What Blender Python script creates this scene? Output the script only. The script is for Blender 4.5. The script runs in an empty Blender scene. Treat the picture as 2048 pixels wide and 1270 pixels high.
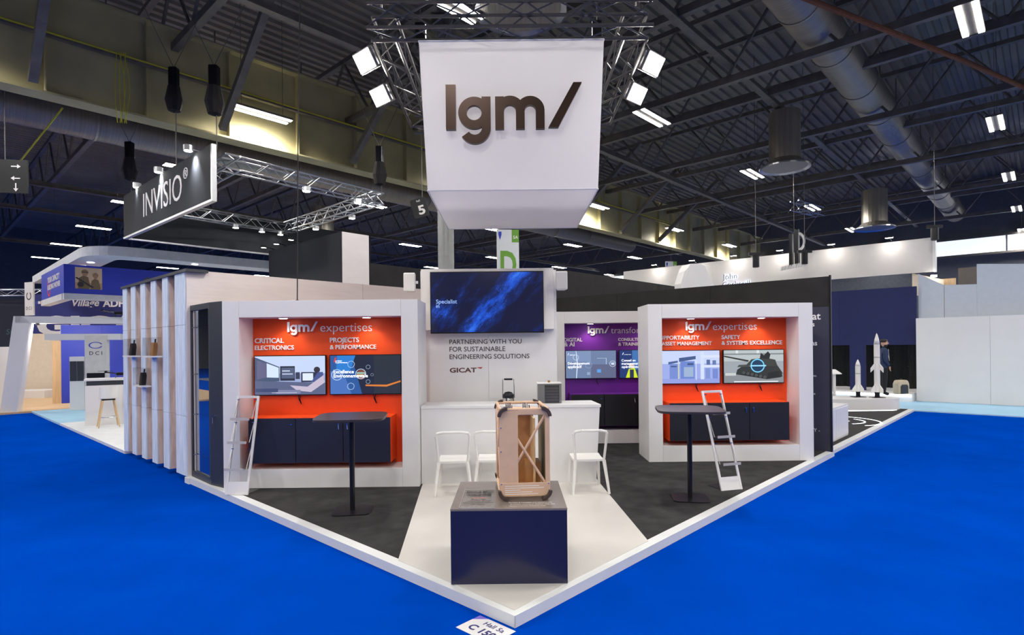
import bpy, bmesh, math, random
from mathutils import Vector, Matrix
random.seed(7)
ORD = ['first', 'second', 'third', 'fourth', 'fifth', 'sixth', 'seventh', 'eighth', 'ninth', 'tenth', 'eleventh', 'twelfth', 'thirteenth', 'fourteenth', 'fifteenth']
scene = bpy.context.scene
col = scene.collection

# ------------------------------------------------------------------ camera, world, exposure
EYE = 2.0                      # tripod height
ROLL = 0.0105                  # the picture hangs a hair off level
cam_d = bpy.data.cameras.new('camera')
cam = bpy.data.objects.new('camera', cam_d)
col.objects.link(cam)
cam_d.sensor_width = 36.0
cam_d.lens = 36.0 * 1152 / 2048
cam_d.shift_y = (692 - 635) / 2048
cam_d.clip_end = 300
cam.matrix_world = Matrix.Translation((0, 0, EYE)) @ Matrix.Rotation(math.radians(90), 4, 'X') @ Matrix.Rotation(-ROLL, 4, 'Z')
scene.camera = cam

world = bpy.data.worlds.new('hall_air')
scene.world = world
world.use_nodes = True
world.node_tree.nodes['Background'].inputs[0].default_value = (0.75, 0.85, 1.0, 1)
world.node_tree.nodes['Background'].inputs[1].default_value = 0.25
scene.view_settings.view_transform = 'Standard'
scene.view_settings.look = 'None'
scene.view_settings.gamma = 1
scene.view_settings.use_curve_mapping = False
scene.view_settings.exposure = 0.22
scene.cycles.max_bounces = 5
scene.cycles.diffuse_bounces = 3
scene.cycles.glossy_bounces = 3
scene.cycles.transmission_bounces = 5
scene.cycles.transparent_max_bounces = 8
scene.cycles.adaptive_threshold = 0.08
LUMINAIRE_W = 520.0            # every hall luminaire
FLOOD_W = 60.0                 # truss floodlights
NICHE_W = 13.0                  # downlights in the display niches

# ------------------------------------------------------------------ stand axes
C0 = Vector((0.0, 4.087))
UD = Vector((0.682, 0.7313))
VD = Vector((-0.7313, 0.682))
ANG = math.atan2(UD.y, UD.x)
PF = 0.085                     # platform height


def UV(u, v, z=0.0):
    p = C0 + UD * u + VD * v
    return Vector((p.x, p.y, z))


# ------------------------------------------------------------------ materials
def lin(r, g, b):
    f = lambda c: c / 12.92 if c <= 0.04045 else ((c + 0.055) / 1.055) ** 2.4
    return (f(r / 255), f(g / 255), f(b / 255))


MATS = {}


def mat(name, rgb, rough=0.5, metal=0.0, var=0.06, scale=6.0, bump=0.0, bscale=60.0, emit=0.0, trans=0.0, alpha=1.0,
        stretch=None, ior=1.45, spec=None, rgb2=None, detail=4.0):
    m = bpy.data.materials.new(name)
    m.use_nodes = True
    nt = m.node_tree
    b = nt.nodes['Principled BSDF']
    b.inputs['Roughness'].default_value = rough
    b.inputs['Metallic'].default_value = metal
    b.inputs['IOR'].default_value = ior
    if spec is not None:
        b.inputs['Specular IOR Level'].default_value = spec
    tc = nt.nodes.new('ShaderNodeTexCoord')
    src = tc.outputs['Object']
    if stretch:
        mp = nt.nodes.new('ShaderNodeMapping')
        mp.inputs['Scale'].default_value = stretch
        nt.links.new(src, mp.inputs[0])
        src = mp.outputs[0]
    if var > 0 or rgb2:
        n = nt.nodes.new('ShaderNodeTexNoise')
        n.inputs['Scale'].default_value = scale
        n.inputs['Detail'].default_value = detail
        nt.links.new(src, n.inputs['Vector'])
        r = nt.nodes.new('ShaderNodeValToRGB')
        lo = rgb2 if rgb2 else tuple(c * (1 - var) for c in rgb)
        hi = rgb if rgb2 else tuple(min(1, c * (1 + var)) for c in rgb)
        r.color_ramp.elements[0].position = 0.3
        r.color_ramp.elements[1].position = 0.7
        r.color_ramp.elements[0].color = (*lo, 1)
        r.color_ramp.elements[1].color = (*hi, 1)
        nt.links.new(n.outputs['Fac'], r.inputs[0])
        nt.links.new(r.outputs[0], b.inputs['Base Color'])
        if emit:
            nt.links.new(r.outputs[0], b.inputs['Emission Color'])
    else:
        b.inputs['Base Color'].default_value = (*rgb, 1)
        if emit:
            b.inputs['Emission Color'].default_value = (*rgb, 1)
    if emit:
        b.inputs['Emission Strength'].default_value = emit
    if bump:
        n2 = nt.nodes.new('ShaderNodeTexNoise')
        n2.inputs['Scale'].default_value = bscale
        n2.inputs['Detail'].default_value = 3
        nt.links.new(src, n2.inputs['Vector'])
        bp = nt.nodes.new('ShaderNodeBump')
        bp.inputs['Strength'].default_value = bump
        bp.inputs['Distance'].default_value = 0.02
        nt.links.new(n2.outputs['Fac'], bp.inputs['Height'])
        nt.links.new(bp.outputs[0], b.inputs['Normal'])
    if trans:
        b.inputs['Transmission Weight'].default_value = trans
    if alpha < 1:
        b.inputs['Alpha'].default_value = alpha
    MATS[name] = m
    return m


def picture_mat(name, strength, rough=0.25):
    """flat print or screen: colours stored per face in the mesh"""
    m = bpy.data.materials.new(name)
    m.use_nodes = True
    nt = m.node_tree
    b = nt.nodes['Principled BSDF']
    a = nt.nodes.new('ShaderNodeVertexColor')
    a.layer_name = 'ink'
    b.inputs['Roughness'].default_value = rough
    if strength > 0:
        b.inputs['Base Color'].default_value = (0.01, 0.01, 0.012, 1)
        nt.links.new(a.outputs[0], b.inputs['Emission Color'])
        b.inputs['Emission Strength'].default_value = strength
    else:
        nt.links.new(a.outputs[0], b.inputs['Base Color'])
    MATS[name] = m
    return m


WHITE = mat('white_laminate', lin(228, 226, 226), 0.38, var=0.015, scale=2)
WHITE_SOFT = mat('white_fabric', lin(226, 221, 221), 0.85, var=0.03, scale=1.5, bump=0.25, bscale=3.0, stretch=(1, 1, 2.5))
SIGN_FABRIC = mat('sign_fabric', lin(232, 229, 231), 0.8, var=0.012, scale=2)
_nt = SIGN_FABRIC.node_tree
_tr = _nt.nodes.new('ShaderNodeBsdfTranslucent'); _tr.inputs[0].default_value = (0.85, 0.82, 0.84, 1)
_mx = _nt.nodes.new('ShaderNodeMixShader'); _mx.inputs[0].default_value = 0.5
_nt.links.new(_nt.nodes['Principled BSDF'].outputs[0], _mx.inputs[1]); _nt.links.new(_tr.outputs[0], _mx.inputs[2])
_nt.links.new(_mx.outputs[0], _nt.nodes['Material Output'].inputs['Surface'])
BLUSH = mat('blush_fabric', lin(222, 210, 208), 0.85, var=0.03, scale=1.2, bump=0.5, bscale=1.6, stretch=(0.6, 0.6, 3))
BLACK_CLOTH = mat('black_cloth', lin(38, 36, 37), 0.9, var=0.2, scale=3, bump=0.25, bscale=4)
NAVY = mat('navy_laminate', lin(37, 38, 66), 0.22, var=0.08, scale=90, bump=0.02, bscale=200)
NAVY_DOOR = mat('navy_woodgrain', lin(33, 36, 56), 0.45, var=0.16, scale=30, stretch=(1, 1, 7))
BLACK_DOOR = mat('black_woodgrain', lin(27, 28, 36), 0.45, var=0.16, scale=30, stretch=(1, 1, 7))
ORANGE = mat('orange_paint', lin(240, 78, 18), 0.45, var=0.02, scale=2)
PURPLE = mat('purple_paint', lin(118, 40, 160), 0.45, var=0.02, scale=2)
CARPET = mat('charcoal_carpet', lin(62, 61, 62), 0.97, var=0.25, scale=5, bump=0.5, bscale=350, spec=0.1)
BLUE = mat('blue_carpet', lin(0, 68, 180), 0.95, var=0.08, scale=1.1, bump=0.4, bscale=300, spec=0.0)
PALE_BLUE = mat('pale_blue_carpet', lin(160, 200, 225), 0.95, var=0.04, scale=2)
VINYL = mat('white_vinyl', lin(210, 206, 200), 0.32, var=0.05, scale=1.6, detail=8)
EDGE = mat('edge_board', lin(222, 224, 224), 0.45, var=0.03, scale=4)
BLACK_MET = mat('black_metal', lin(26, 26, 32), 0.3, 0.4, var=0.05)
TABLE_TOP = mat('table_top', lin(52, 46, 52), 0.35, var=0.1, scale=20)
GREY_FRAME = mat('anthracite_frame', lin(50, 54, 62), 0.45, var=0.05)
STEEL_DARK = mat('dark_steel', lin(108, 104, 100), 0.55, 0.3, var=0.2, scale=3)
TRUSS_BLACK = mat('black_truss', lin(92, 90, 90), 0.35, 0.7, var=0.1)
ALU = mat('aluminium', lin(190, 192, 196), 0.3, 0.9, var=0.06)
CHROME = mat('chrome', lin(225, 225, 228), 0.1, 1.0, var=0.02)
DECK = mat('roof_deck', lin(124, 119, 110), 0.5, 0.2, var=0.2, scale=0.5)
GIRDER = mat('girder_paint', lin(178, 170, 128), 0.65, var=0.16, scale=0.9)
DUCT = mat('galvanised_duct', lin(160, 154, 144), 0.4, 0.7, var=0.15, scale=2, bump=0.5, bscale=8, stretch=(12, 0.2, 0.2))
YELLOW = mat('yellow_cable', lin(205, 200, 60), 0.6, var=0.1)
RUST = mat('rusty_pipe', lin(120, 72, 48), 0.8, var=0.25, scale=12)
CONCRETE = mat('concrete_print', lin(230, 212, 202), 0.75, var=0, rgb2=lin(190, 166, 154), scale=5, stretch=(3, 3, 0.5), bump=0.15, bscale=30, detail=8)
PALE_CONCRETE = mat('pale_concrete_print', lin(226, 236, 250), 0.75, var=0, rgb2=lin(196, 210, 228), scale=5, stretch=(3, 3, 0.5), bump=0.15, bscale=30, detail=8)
TAN = mat('desert_paint', lin(218, 182, 152), 0.5, var=0.05, scale=10)
TAN_DARK = mat('ochre_plate', lin(186, 138, 88), 0.45, 0.2, var=0.15, scale=8)
BUMPER = mat('brown_rubber', lin(70, 56, 52), 0.55, var=0.1)
BRONZE = mat('bronze_letter', lin(46, 29, 20), 0.3, 0.6, var=0.08, scale=2)
INK = mat('dark_lettering', lin(66, 56, 54), 0.5, var=0.03)
LETTER_WHITE = mat('white_lettering', lin(240, 236, 234), 0.45, var=0.01)
PLASTIC_WHITE = mat('white_plastic', lin(232, 230, 226), 0.4, var=0.02)
CLEAR = mat('clear_acrylic', (1, 1, 1), 0.03, var=0, trans=1.0, ior=1.3)
PANE = mat('glass_pane', (0.04, 0.045, 0.05), 0.0, var=0, alpha=0.1, spec=0.8)
SMOKED = mat('smoked_acrylic', (0.10, 0.10, 0.10), 0.06, var=0, alpha=0.55)
MIRROR = mat('mirror', (0.82, 0.85, 0.86), 0.02, 1.0, var=0)
BEZEL = mat('screen_bezel', lin(18, 18, 20), 0.3, var=0.05)
GREEN = mat('banner_green', lin(110, 165, 60), 0.6, var=0.03)
BANNER = mat('banner_white', lin(222, 226, 232), 0.6, var=0.02)
ROYAL = mat('royal_blue_print', lin(48, 66, 190), 0.5, var=0.05, scale=1.5)
NAVY_WALL = mat('navy_wall', lin(28, 36, 86), 0.7, var=0.06)
GREY_PANEL = mat('grey_panel', lin(196, 204, 216), 0.7, var=0.03)
WOOD = mat('pale_wood', lin(214, 180, 138), 0.6, var=0.1, scale=4, stretch=(6, 6, 0.6))
BEIGE = mat('beige_wall', lin(226, 212, 192), 0.7, var=0.04)
DARK_WALL = mat('dark_hall_wall', lin(92, 95, 100), 0.85, var=0.1)
SIGN_BLACK = mat('black_sign_fabric', lin(38, 41, 48), 0.75, var=0.05)
GREY_FASCIA = mat('warm_grey_fascia', lin(206, 202, 200), 0.7, var=0.02)
LAMP = mat('lamp_glow', (1.0, 0.97, 0.92), 0.5, var=0, emit=14.0)
FLOOD = mat('flood_glow', (1.0, 0.98, 0.9), 0.5, var=0, emit=18.0)
LED = mat('led_line', (0.95, 0.98, 1.0), 0.5, var=0, emit=2.0)
DAYLIGHT = mat('clerestory_daylight', (0.86, 0.92, 1.0), 0.5, var=0, emit=0.85)
SKIN = mat('skin', lin(205, 160, 135), 0.55, var=0.04)
HAIR = mat('dark_hair', lin(38, 30, 28), 0.7, var=0.15, scale=40)
JACKET = mat('navy_jacket', lin(40, 52, 84), 0.85, var=0.12, scale=9)
TROUSERS = mat('black_trousers', lin(28, 28, 32), 0.85, var=0.1)
for _m in (LAMP, FLOOD):
    _m.cycles.emission_sampling = 'NONE'      # their light is cast by the lamp objects beside them
SCREEN = picture_mat('screen_picture', 1.0)
SCREEN.cycles.emission_sampling = 'NONE'
PRINT = picture_mat('flat_print', 0.0, 0.5)


# ------------------------------------------------------------------ mesh helpers
class MB:
    def __init__(s):
        s.v = []; s.f = []; s.c = []

    def add(s, vs, fs, color=None):
        o = len(s.v)
        s.v += [tuple(p) for p in vs]
        for f in fs:
            s.f.append(tuple(i + o for i in f)); s.c.append(color)
        return s

    def box(s, x0, x1, y0, y1, z0, z1, color=None):
        return s.add([(x0, y0, z0), (x1, y0, z0), (x1, y1, z0), (x0, y1, z0), (x0, y0, z1), (x1, y0, z1), (x1, y1, z1), (x0, y1, z1)],
                     [(0, 3, 2, 1), (4, 5, 6, 7), (0, 1, 5, 4), (1, 2, 6, 5), (2, 3, 7, 6), (3, 0, 4, 7)], color)

    def hexa(s, low, high, color=None):
        n = len(low)
        return s.add(list(low) + list(high), [tuple(range(n - 1, -1, -1)), tuple(range(n, 2 * n))] +
                     [(i, (i + 1) % n, (i + 1) % n + n, i + n) for i in range(n)], color)

    def prism_xz(s, pts, y0, y1, color=None):      # outline seen from -y, counter-clockwise
        return s.hexa([(x, y1, z) for x, z in pts][::-1], [(x, y0, z) for x, z in pts][::-1], color)

    def prism_xy(s, pts, z0, z1, color=None):
        return s.hexa([(x, y, z0) for x, y in pts], [(x, y, z1) for x, y in pts], color)

    def cyl(s, p0, p1, r0, r1=None, n=10, color=None):
        p0 = Vector(p0); p1 = Vector(p1); r1 = r0 if r1 is None else r1
        d = (p1 - p0).normalized()
        a = d.orthogonal().normalized(); b = d.cross(a)
        ring = lambda p, r: [p + a * (r * math.cos(2 * math.pi * i / n)) + b * (r * math.sin(2 * math.pi * i / n)) for i in range(n)]
        return s.hexa(ring(p0, r0), ring(p1, r1), color)

    def tube(s, pts, r, n=8, closed=False):
        for i in range(len(pts) - 1):
            s.cyl(pts[i], pts[i + 1], r, n=n)
        return s

    def lathe(s, prof, c=(0, 0, 0), n=20):
        vs = []; fs = []
        m = len(prof)
        for i in range(n):
            a = 2 * math.pi * i / n
            for r, z in prof:
                vs.append((c[0] + r * math.cos(a), c[1] + r * math.sin(a), c[2] + z))
        for i in range(n):
            j = (i + 1) % n
            for k in range(m - 1):
                fs.append((i * m + k, j * m + k, j * m + k + 1, i * m + k + 1))
        fs.append(tuple(i * m for i in range(n))[::-1]); fs.append(tuple(i * m + m - 1 for i in range(n)))
        return s.add(vs, fs)

    def mesh(s, name):
        me = bpy.data.meshes.new(name)
        me.from_pydata(s.v, [], s.f)
        if any(c is not None for c in s.c):
            at = me.color_attributes.new('ink', 'FLOAT_COLOR', 'CORNER')
            k = 0
            for p, c in zip(me.polygons, s.c):
                for _ in p.loop_indices:
                    at.data[k].color = (*(c or (1, 1, 1)), 1); k += 1
        me.update()
        return me

    def build(s, name, material, parent=None, loc=(0, 0, 0), rz=0.0, bevel=0.0, smooth=False):
        return link(name, s.mesh(name), material, parent, loc, rz, bevel, smooth)


def link(name, me, material, parent=None, loc=(0, 0, 0), rz=0.0, bevel=0.0, smooth=False):
    o = bpy.data.objects.new(name, me)
    col.objects.link(o)
    if material and not me.materials:
        me.materials.append(material)
    o.parent = parent
    o.location = loc
    o.rotation_euler = (0, 0, rz)
    if bevel:
        b = o.modifiers.new('bevel', 'BEVEL'); b.width = bevel; b.segments = 2; b.limit_method = 'ANGLE'
    if smooth:
        for p in me.polygons:
            p.use_smooth = True
    return o


def tag(o, label, cat=None, group=None, kind=None):
    o['label'] = label
    if cat: o['category'] = cat
    if group: o['group'] = group
    if kind: o['kind'] = kind
    return o


def empty(name, loc=(0, 0, 0), rz=0.0, label=None, cat=None, group=None, kind=None):
    o = bpy.data.objects.new(name, None)
    col.objects.link(o)
    o.location = loc; o.rotation_euler = (0, 0, rz)
    o.empty_display_size = 0.1
    if label: tag(o, label, cat, group, kind)
    return o


def copy_tree(o, parent=None):
    c = o.copy(); col.objects.link(c); c.parent = parent
    for ch in list(o.children):
        copy_tree(ch, c)
    return c


def bx(name, dims, material, parent=None, loc=(0, 0, 0), rz=0.0, bevel=0.0):
    return MB().box(*dims).build(name, material, parent, loc, rz, bevel)


def text(name, body, width, material, parent=None, loc=(0, 0, 0), rz=0.0, flat=False, depth=0.004, bold=0.0, height=None, shear=0.0, center=False):
    """lettering as a mesh, standing in the local xz plane facing -y (or lying flat), scaled to the given width"""
    cu = bpy.data.curves.new(name, 'FONT')
    cu.body = body; cu.size = 1.0; cu.offset = bold; cu.extrude = 0.02; cu.shear = shear; cu.resolution_u = 3
    tmp = bpy.data.objects.new(name, cu)
    col.objects.link(tmp)
    dg = bpy.context.evaluated_depsgraph_get()
    me = bpy.data.meshes.new_from_object(tmp.evaluated_get(dg))
    bpy.data.objects.remove(tmp)
    bpy.data.curves.remove(cu)
    xs = [v.co.x for v in me.vertices]; ys = [v.co.y for v in me.vertices]
    x0, x1 = min(xs), max(xs)
    k = width / (x1 - x0)
    ky = k if height is None else height / (max(ys) - min(ys))
    off = (x0 + x1) / 2 if center else x0
    for v in me.vertices:
        x, y, z = v.co
        if flat:
            v.co = ((x - off) * k, y * ky, z / 0.02 * depth / 2 + depth / 2)
        else:
            v.co = ((x - off) * k, -(z / 0.02) * depth / 2 - depth / 2, y * ky)
    me.materials.clear()
    return link(name, me, material, parent, loc, rz)


def arc(cx, cy, ri, ro, a0, a1, n=20):
    p = []
    for i in range(n + 1):
        a = math.radians(a0 + (a1 - a0) * i / n); p.append((cx + ro * math.cos(a), cy + ro * math.sin(a)))
    for i in range(n, -1, -1):
        a = math.radians(a0 + (a1 - a0) * i / n); p.append((cx + ri * math.cos(a), cy + ri * math.sin(a)))
    return p


LGM = {'l': [[(0, 0), (50, 0), (50, 225), (0, 225)]],
       'g': [arc(142, 83, 38, 80, 0, 180), arc(142, 83, 38, 80, 180, 360), [(180, 5), (225, 5), (225, 163), (180, 163)], arc(145, 8, 36, 80, -145, 0)],
       'm': [[(248, 0), (292, 0), (292, 163), (248, 163)], [(352, 0), (396, 0), (396, 95), (352, 95)], [(452, 0), (496, 0), (496, 95), (452, 95)],
             arc(322, 92, 30, 74, 0, 180), arc(424, 92, 28, 72, 0, 180)],
       'slash': [[(515, 6), (565, 6), (685, 231), (642, 231)]]}


def lgm(parent, loc, scale, material, y0, y1, bevel=0.0):
    for key in ('l', 'g', 'm', 'slash'):
        m = MB()
        for i, poly in enumerate(LGM[key]):
            e = 0.0004 * i
            m.prism_xz([(x * scale, z * scale) for x, z in poly], y0 - e, y1 + e)
        m.build('letter', material, parent, loc)


def art(name, parent, w, h, items, material, loc=(0, 0, 0), rz=0.0, step=0.0004):
    """a flat picture w x h facing -y: items are (polygon in 0..1, colour), later ones on top"""
    m = MB()
    for i, (poly, c) in enumerate(items):
        y = -step * i
        m.add([(x * w, y, z * h) for x, z in poly], [tuple(range(len(poly)))], lin(*c))
    return m.build(name, material, parent, loc, rz)


def R_(x0, z0, x1, z1):
    return [(x0, z0), (x1, z0), (x1, z1), (x0, z1)]


def disc(cx, cz, r, asp=1.0, n=24, ri=None):
    if ri is None:
        return [(cx + r * math.cos(2 * math.pi * i / n), cz + asp * r * math.sin(2 * math.pi * i / n)) for i in range(n)]


def ringp(cx, cz, ri, ro, asp, color, n=24):
    out = []
    for i in range(n):
        a = 2 * math.pi * i / n; b = 2 * math.pi * (i + 1) / n
        out.append(([(cx + ri * math.cos(a), cz + asp * ri * math.sin(a)), (cx + ro * math.cos(a), cz + asp * ro * math.sin(a)),
                     (cx + ro * math.cos(b), cz + asp * ro * math.sin(b)), (cx + ri * math.cos(b), cz + asp * ri * math.sin(b))], color))
    return out


def area_light(name, loc, size, size_y, power, color, target=None, parent=None, spread=None, direction=None):
    d = bpy.data.lights.new(name, 'AREA')
    d.shape = 'RECTANGLE'; d.size = size; d.size_y = size_y; d.energy = power; d.color = color
    if spread: d.spread = math.radians(spread)
    o = bpy.data.objects.new(name, d)
    col.objects.link(o)
    o.location = loc
    dr = Vector(direction) if direction else (Vector(target) - Vector(loc))
    o.rotation_euler = dr.to_track_quat('-Z', 'Y').to_euler()
    o.parent = parent
    return o


# ================================================================== THE HALL
def uvrect(u0, u1, v0, v1):
    return [tuple(UV(u0, v0).xy), tuple(UV(u1, v0).xy), tuple(UV(u1, v1).xy), tuple(UV(u0, v1).xy)]


HU0, HU1, HV0, HV1 = -26, 46, -42, 62
tag(MB().prism_xy(uvrect(HU0, HU1, HV0, HV1), -0.1, 0.0).build('floor', BLUE), 'bright blue carpet of the exhibition aisles', 'floor', kind='structure')

# corrugated roof deck: ribs run along u
dk = MB()
zc = 12.6
v = HV0
prof = []
while v < HV1:
    prof += [(v, zc), (v + 0.16, zc), (v + 0.2, zc + 0.09), (v + 0.36, zc + 0.09)]
    v += 0.4
vs = []
for (pv, pz) in prof:
    vs.append(UV(HU0, pv, pz)); vs.append(UV(HU1, pv, pz))
dk.add(vs, [(2 * i, 2 * i + 1, 2 * i + 3, 2 * i + 2) for i in range(len(prof) - 1)])
tag(dk.build('ceiling', DECK), 'corrugated metal roof deck of the hall', 'ceiling', kind='structure')


def hall_wall(name, u0, v0, u1, v1, label):
    a = UV(u0, v0); b = UV(u1, v1)
    d = (b - a).normalized(); n = Vector((-d.y, d.x, 0)) * 0.3
    tag(MB().hexa([a, b, b + n, a + n], [p + Vector((0, 0, 12.7)) for p in (a, b, b + n, a + n)]).build(name, DARK_WALL), label, 'wall', kind='structure')


hall_wall('wall_far', HU1, HV0, HU1, HV1, 'dark far wall of the hall')
hall_wall('wall_left', HU1, HV1, HU0, HV1, 'dark side wall of the hall')
hall_wall('wall_back', HU0, HV1, HU0, HV0, 'dark hall wall behind the photographer')
hall_wall('wall_right', HU0, HV0, HU1, HV0, 'dark side wall of the hall beyond the aisle')
# clerestory band in the far wall
wn = empty('window_1', UV(HU1 - 0.5, 0, 0), ANG, 'long bright clerestory band high in the far wall', 'window', kind='structure')
for k in range(14):
    bx('pane', (0, 0.04, -40 + k * 5.6, -40 + k * 5.6 + 5.5, 7.75, 8.75), DAYLIGHT, wn)
for zz in (7.62, 8.75):
    bx('frame', (-0.06, 0.1, -40, 38.4, zz, zz + 0.14), STEEL_DARK, wn)

# ---- big plate girder along u on the left, with stiffeners
GV = 14.35                      # its v offset
gd = empty('plate_girder', UV(-20, GV, 8.0), ANG, 'deep olive-painted plate girder crossing the upper left of the hall', 'girder')
GL = 65
bx('web', (0, GL, -0.02, 0.02, 0, 2.45), GIRDER, gd)
bx('bottom_flange', (0, GL, -0.26, 0.26, -0.05, 0.0), GIRDER, gd)
bx('top_flange', (0, GL, -0.26, 0.26, 2.45, 2.5), GIRDER, gd)
st_me = MB().box(-0.015, 0.015, -0.2, 0.2, 0.0, 2.45).mesh('stiffener')
k = 0
x = 1.0
while x < GL:
    link('stiffener', st_me, GIRDER, gd, (x, 0, 0)); x += 2.05
bx('splice_plate', (15.1, 15.75, -0.04, 0.04, 0.05, 2.4), GIRDER, gd)
rv = MB()
for i in range(14):
    for xx in (15.2, 15.36, 15.5, 15.66):
        rv.cyl((xx, -0.04, 0.15 + i * 0.165), (xx, -0.065, 0.15 + i * 0.165), 0.03, n=6)
o = rv.build('rivets', GIRDER, gd); o['kind'] = 'stuff'
# cable tray with yellow cable on the girder
yc = empty('yellow_cable', UV(-20, GV - 0.34, 9.35), ANG, 'yellow cable clipped along the side of the olive girder', 'cable')
MB().tube([(0, 0, 0), (24, 0, -0.03), (36, 0, 0), (50, 0, -0.02)], 0.035, 6).build('cable', YELLOW, yc)
MB().box(0, 50, -0.03, 0.1, -0.1, -0.05).build('tray', STEEL_DARK, yc)
cl = MB()
for q in range(5):
    pts = [(20.8 + q * 0.04 + 0.12 * math.sin(t / 12 * math.pi) * (1 if q % 2 else -0.4), -0.06 - q * 0.03, -1.75 * t / 12) for t in range(13)]
    cl.tube(pts, 0.009, 5)
cl.build('coil', YELLOW, yc)
ys = empty('yellow_strap', (0, 0, 0), 0, 'slack yellow cable bundle hanging down beside the duct', 'cable')
MB().tube([(-11.4, 14.7, 8.2), (-12.6, 14.9, 7.0), (-14.0, 15.2, 5.9), (-15.4, 15.4, 5.0)], 0.022, 6).build('cable', YELLOW, ys)

# second girder further right along the hall
g2 = copy_tree(gd); g2.location = UV(-20, -28.2, 8.0); g2['label'] = 'distant olive plate girder on the far right side of the hall'

# ---- ducts
def duct(p0, p1, r, label):
    p0 = Vector(p0); p1 = Vector(p1)
    L = (p1 - p0).length
    e = empty('air_duct', p0, math.atan2((p1 - p0).y, (p1 - p0).x), label, 'duct')
    o = MB().cyl((0, 0, 0), (L, 0, 0), r, n=24).build('duct_run', DUCT, e, smooth=False)
    for p in o.data.polygons:
        p.use_smooth = len(p.vertices) == 4
    nb = int(L / 3)
    rm = MB().cyl((-0.03, 0, 0), (0.03, 0, 0), r + 0.025, n=24).mesh('joint_ring')
    hm = MB().box(-0.02, 0.02, -0.02, 0.02, r, 12.5 - p0.z).mesh('hanger_rod')
    for i in range(1, nb):
        link('joint_ring', rm, DUCT, e, (i * 3, 0, 0))
        link('hanger_rod', hm, STEEL_DARK, e, (i * 3 + 0.3, 0, 0))


duct(UV(-8, 17.3, 8.55), UV(30, 17.3, 8.55), 0.48, 'silver spiral air duct running beneath the olive girder')
duct(UV(6, 1.6, 10.3), UV(44, 1.6, 10.3), 0.55, 'grey spiral duct above the tall hanging cube, leading away')
duct(UV(9, -7.4, 10.2), UV(44, -7.4, 10.2), 0.6, 'wide dark spiral duct crossing the upper right of the roof')

# round swirl diffusers hanging under ducts
def diffuser(p, r, label):
    e = empty('air_diffuser', p, 0, label, 'diffuser')
    MB().cyl((0, 0, 0.25), (0, 0, 1.9), r * 0.62, n=24).build('drum', DUCT, e)
    for i, (a, b) in enumerate(((1.0, 0.86), (0.74, 0.62), (0.5, 0.38))):
        MB().lathe([(r * b, 0.06), (r * a, 0.0), (r * a, 0.05), (r * b, 0.12)], n=28).build('ring', ALU, e, (0, 0, 0.05 * i))
    MB().cyl((0, 0, 0.05), (0, 0, 0.3), r * 0.9, r * 0.62, n=24).build('hood', DUCT, e)


diffuser((0.25, 11.9, 8.9), 0.95, 'large round air diffuser above the front of the black truss')
diffuser((9.3, 19.5, 7.9), 0.8, 'round air diffuser on a wide drum right of the hanging cube')
diffuser((18.0, 28.5, 7.6), 0.9, 'pale round air diffuser above the long grey hanging fascia')
diffuser((-9.8, 30.0, 7.4), 0.9, 'round air diffuser far beyond the white tower')

# ---- roof trusses along v, ties along u
web_a = MB().cyl((0, 0, 0), (0, 1.5, 2.0), 0.045, n=6).mesh('web_member')
web_b = MB().cyl((0, 0, 2.0), (0, 1.5, 0), 0.045, n=6).mesh('web_member')
for i, u in enumerate([-9, -3, 2.2, 7.4, 10.2, 13.4, 16.4, 19.6, 22.8, 26, 29.5, 33, 37, 41]):
    zb = 9.55 if i % 2 else 10.1
    t = empty('roof_truss', UV(u, -38, zb), ANG, 'dark steel roof truss, ' + ORD[i] + ' nearest in the row under the deck', 'truss', 'roof trusses under the deck')
    bx('bottom_chord', (-0.09, 0.09, 0, 98, -0.1, 0.1), STEEL_DARK, t)
    bx('top_chord', (-0.09, 0.09, 0, 98, 1.95, 2.1), STEEL_DARK, t)
    for j in range(2, 32):
        if True:
            link('web_member', web_a, STEEL_DARK, t, (0, j * 3.0, 0)); link('web_member', web_b, STEEL_DARK, t, (0, j * 3.0 + 1.5, 0))
for i, vv in enumerate([-31, -22.5, -14, -5.2, 3.8, 9.6, 21, 30, 39, 48]):
    t = empty('roof_tie', UV(-24, vv, 9.35 if i % 2 else 9.9), ANG, 'long steel tie beam under the trusses, ' + ORD[i] + ' from the right', 'beam', 'tie beams of the roof')
    bx('flange', (0, 69, -0.1, 0.1, -0.02, 0.02), STEEL_DARK, t)
    bx('stem', (0, 69, -0.015, 0.015, 0.02, 0.22), STEEL_DARK, t)
# raking struts down to the girder
sm = MB().box(-0.09, 0.09, 0, 4.6, -0.09, 0.09).mesh('strut_bar')
for k in range(10):
    s = link('raking_strut', sm, STEEL_DARK, None, UV(-9 + k * 4.1, GV - 0.3, 8.15))
    s.rotation_euler = (math.radians(38), 0, ANG + math.pi)
    tag(s, 'slanting steel strut on the olive girder, ' + ORD[k] + ' from the left end', 'strut', 'struts on the girder')
rp = empty('sprinkler_pipe', (0, 0, 0), 0, 'thin rusty pipe crossing the dark roof at upper right', 'pipe')
MB().tube([UV(9.5, 1.2, 9.3), UV(16, -1.2, 9.3), UV(26, -4.6, 9.3)], 0.06, 8).build('pipe', RUST, rp)

# ---- steel column behind the booth
cl_ = empty('hall_column', (-2.1, 18.6, 0), 0, 'round grey steel column rising behind the screen wall', 'column')
MB().cyl((0, 0, 0), (0, 0, 12.5), 0.26, n=24).build('shaft', mat('column_paint', lin(150, 152, 152), 0.5, 0.2), cl_, smooth=False)
MB().cyl((0, 0, 0), (0, 0, 0.1), 0.4, n=24).build('base_plate', STEEL_DARK, cl_)
MB().cyl((0, 0, 12.2), (0, 0, 12.5), 0.4, n=24).build('cap_plate', STEEL_DARK, cl_)

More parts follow.
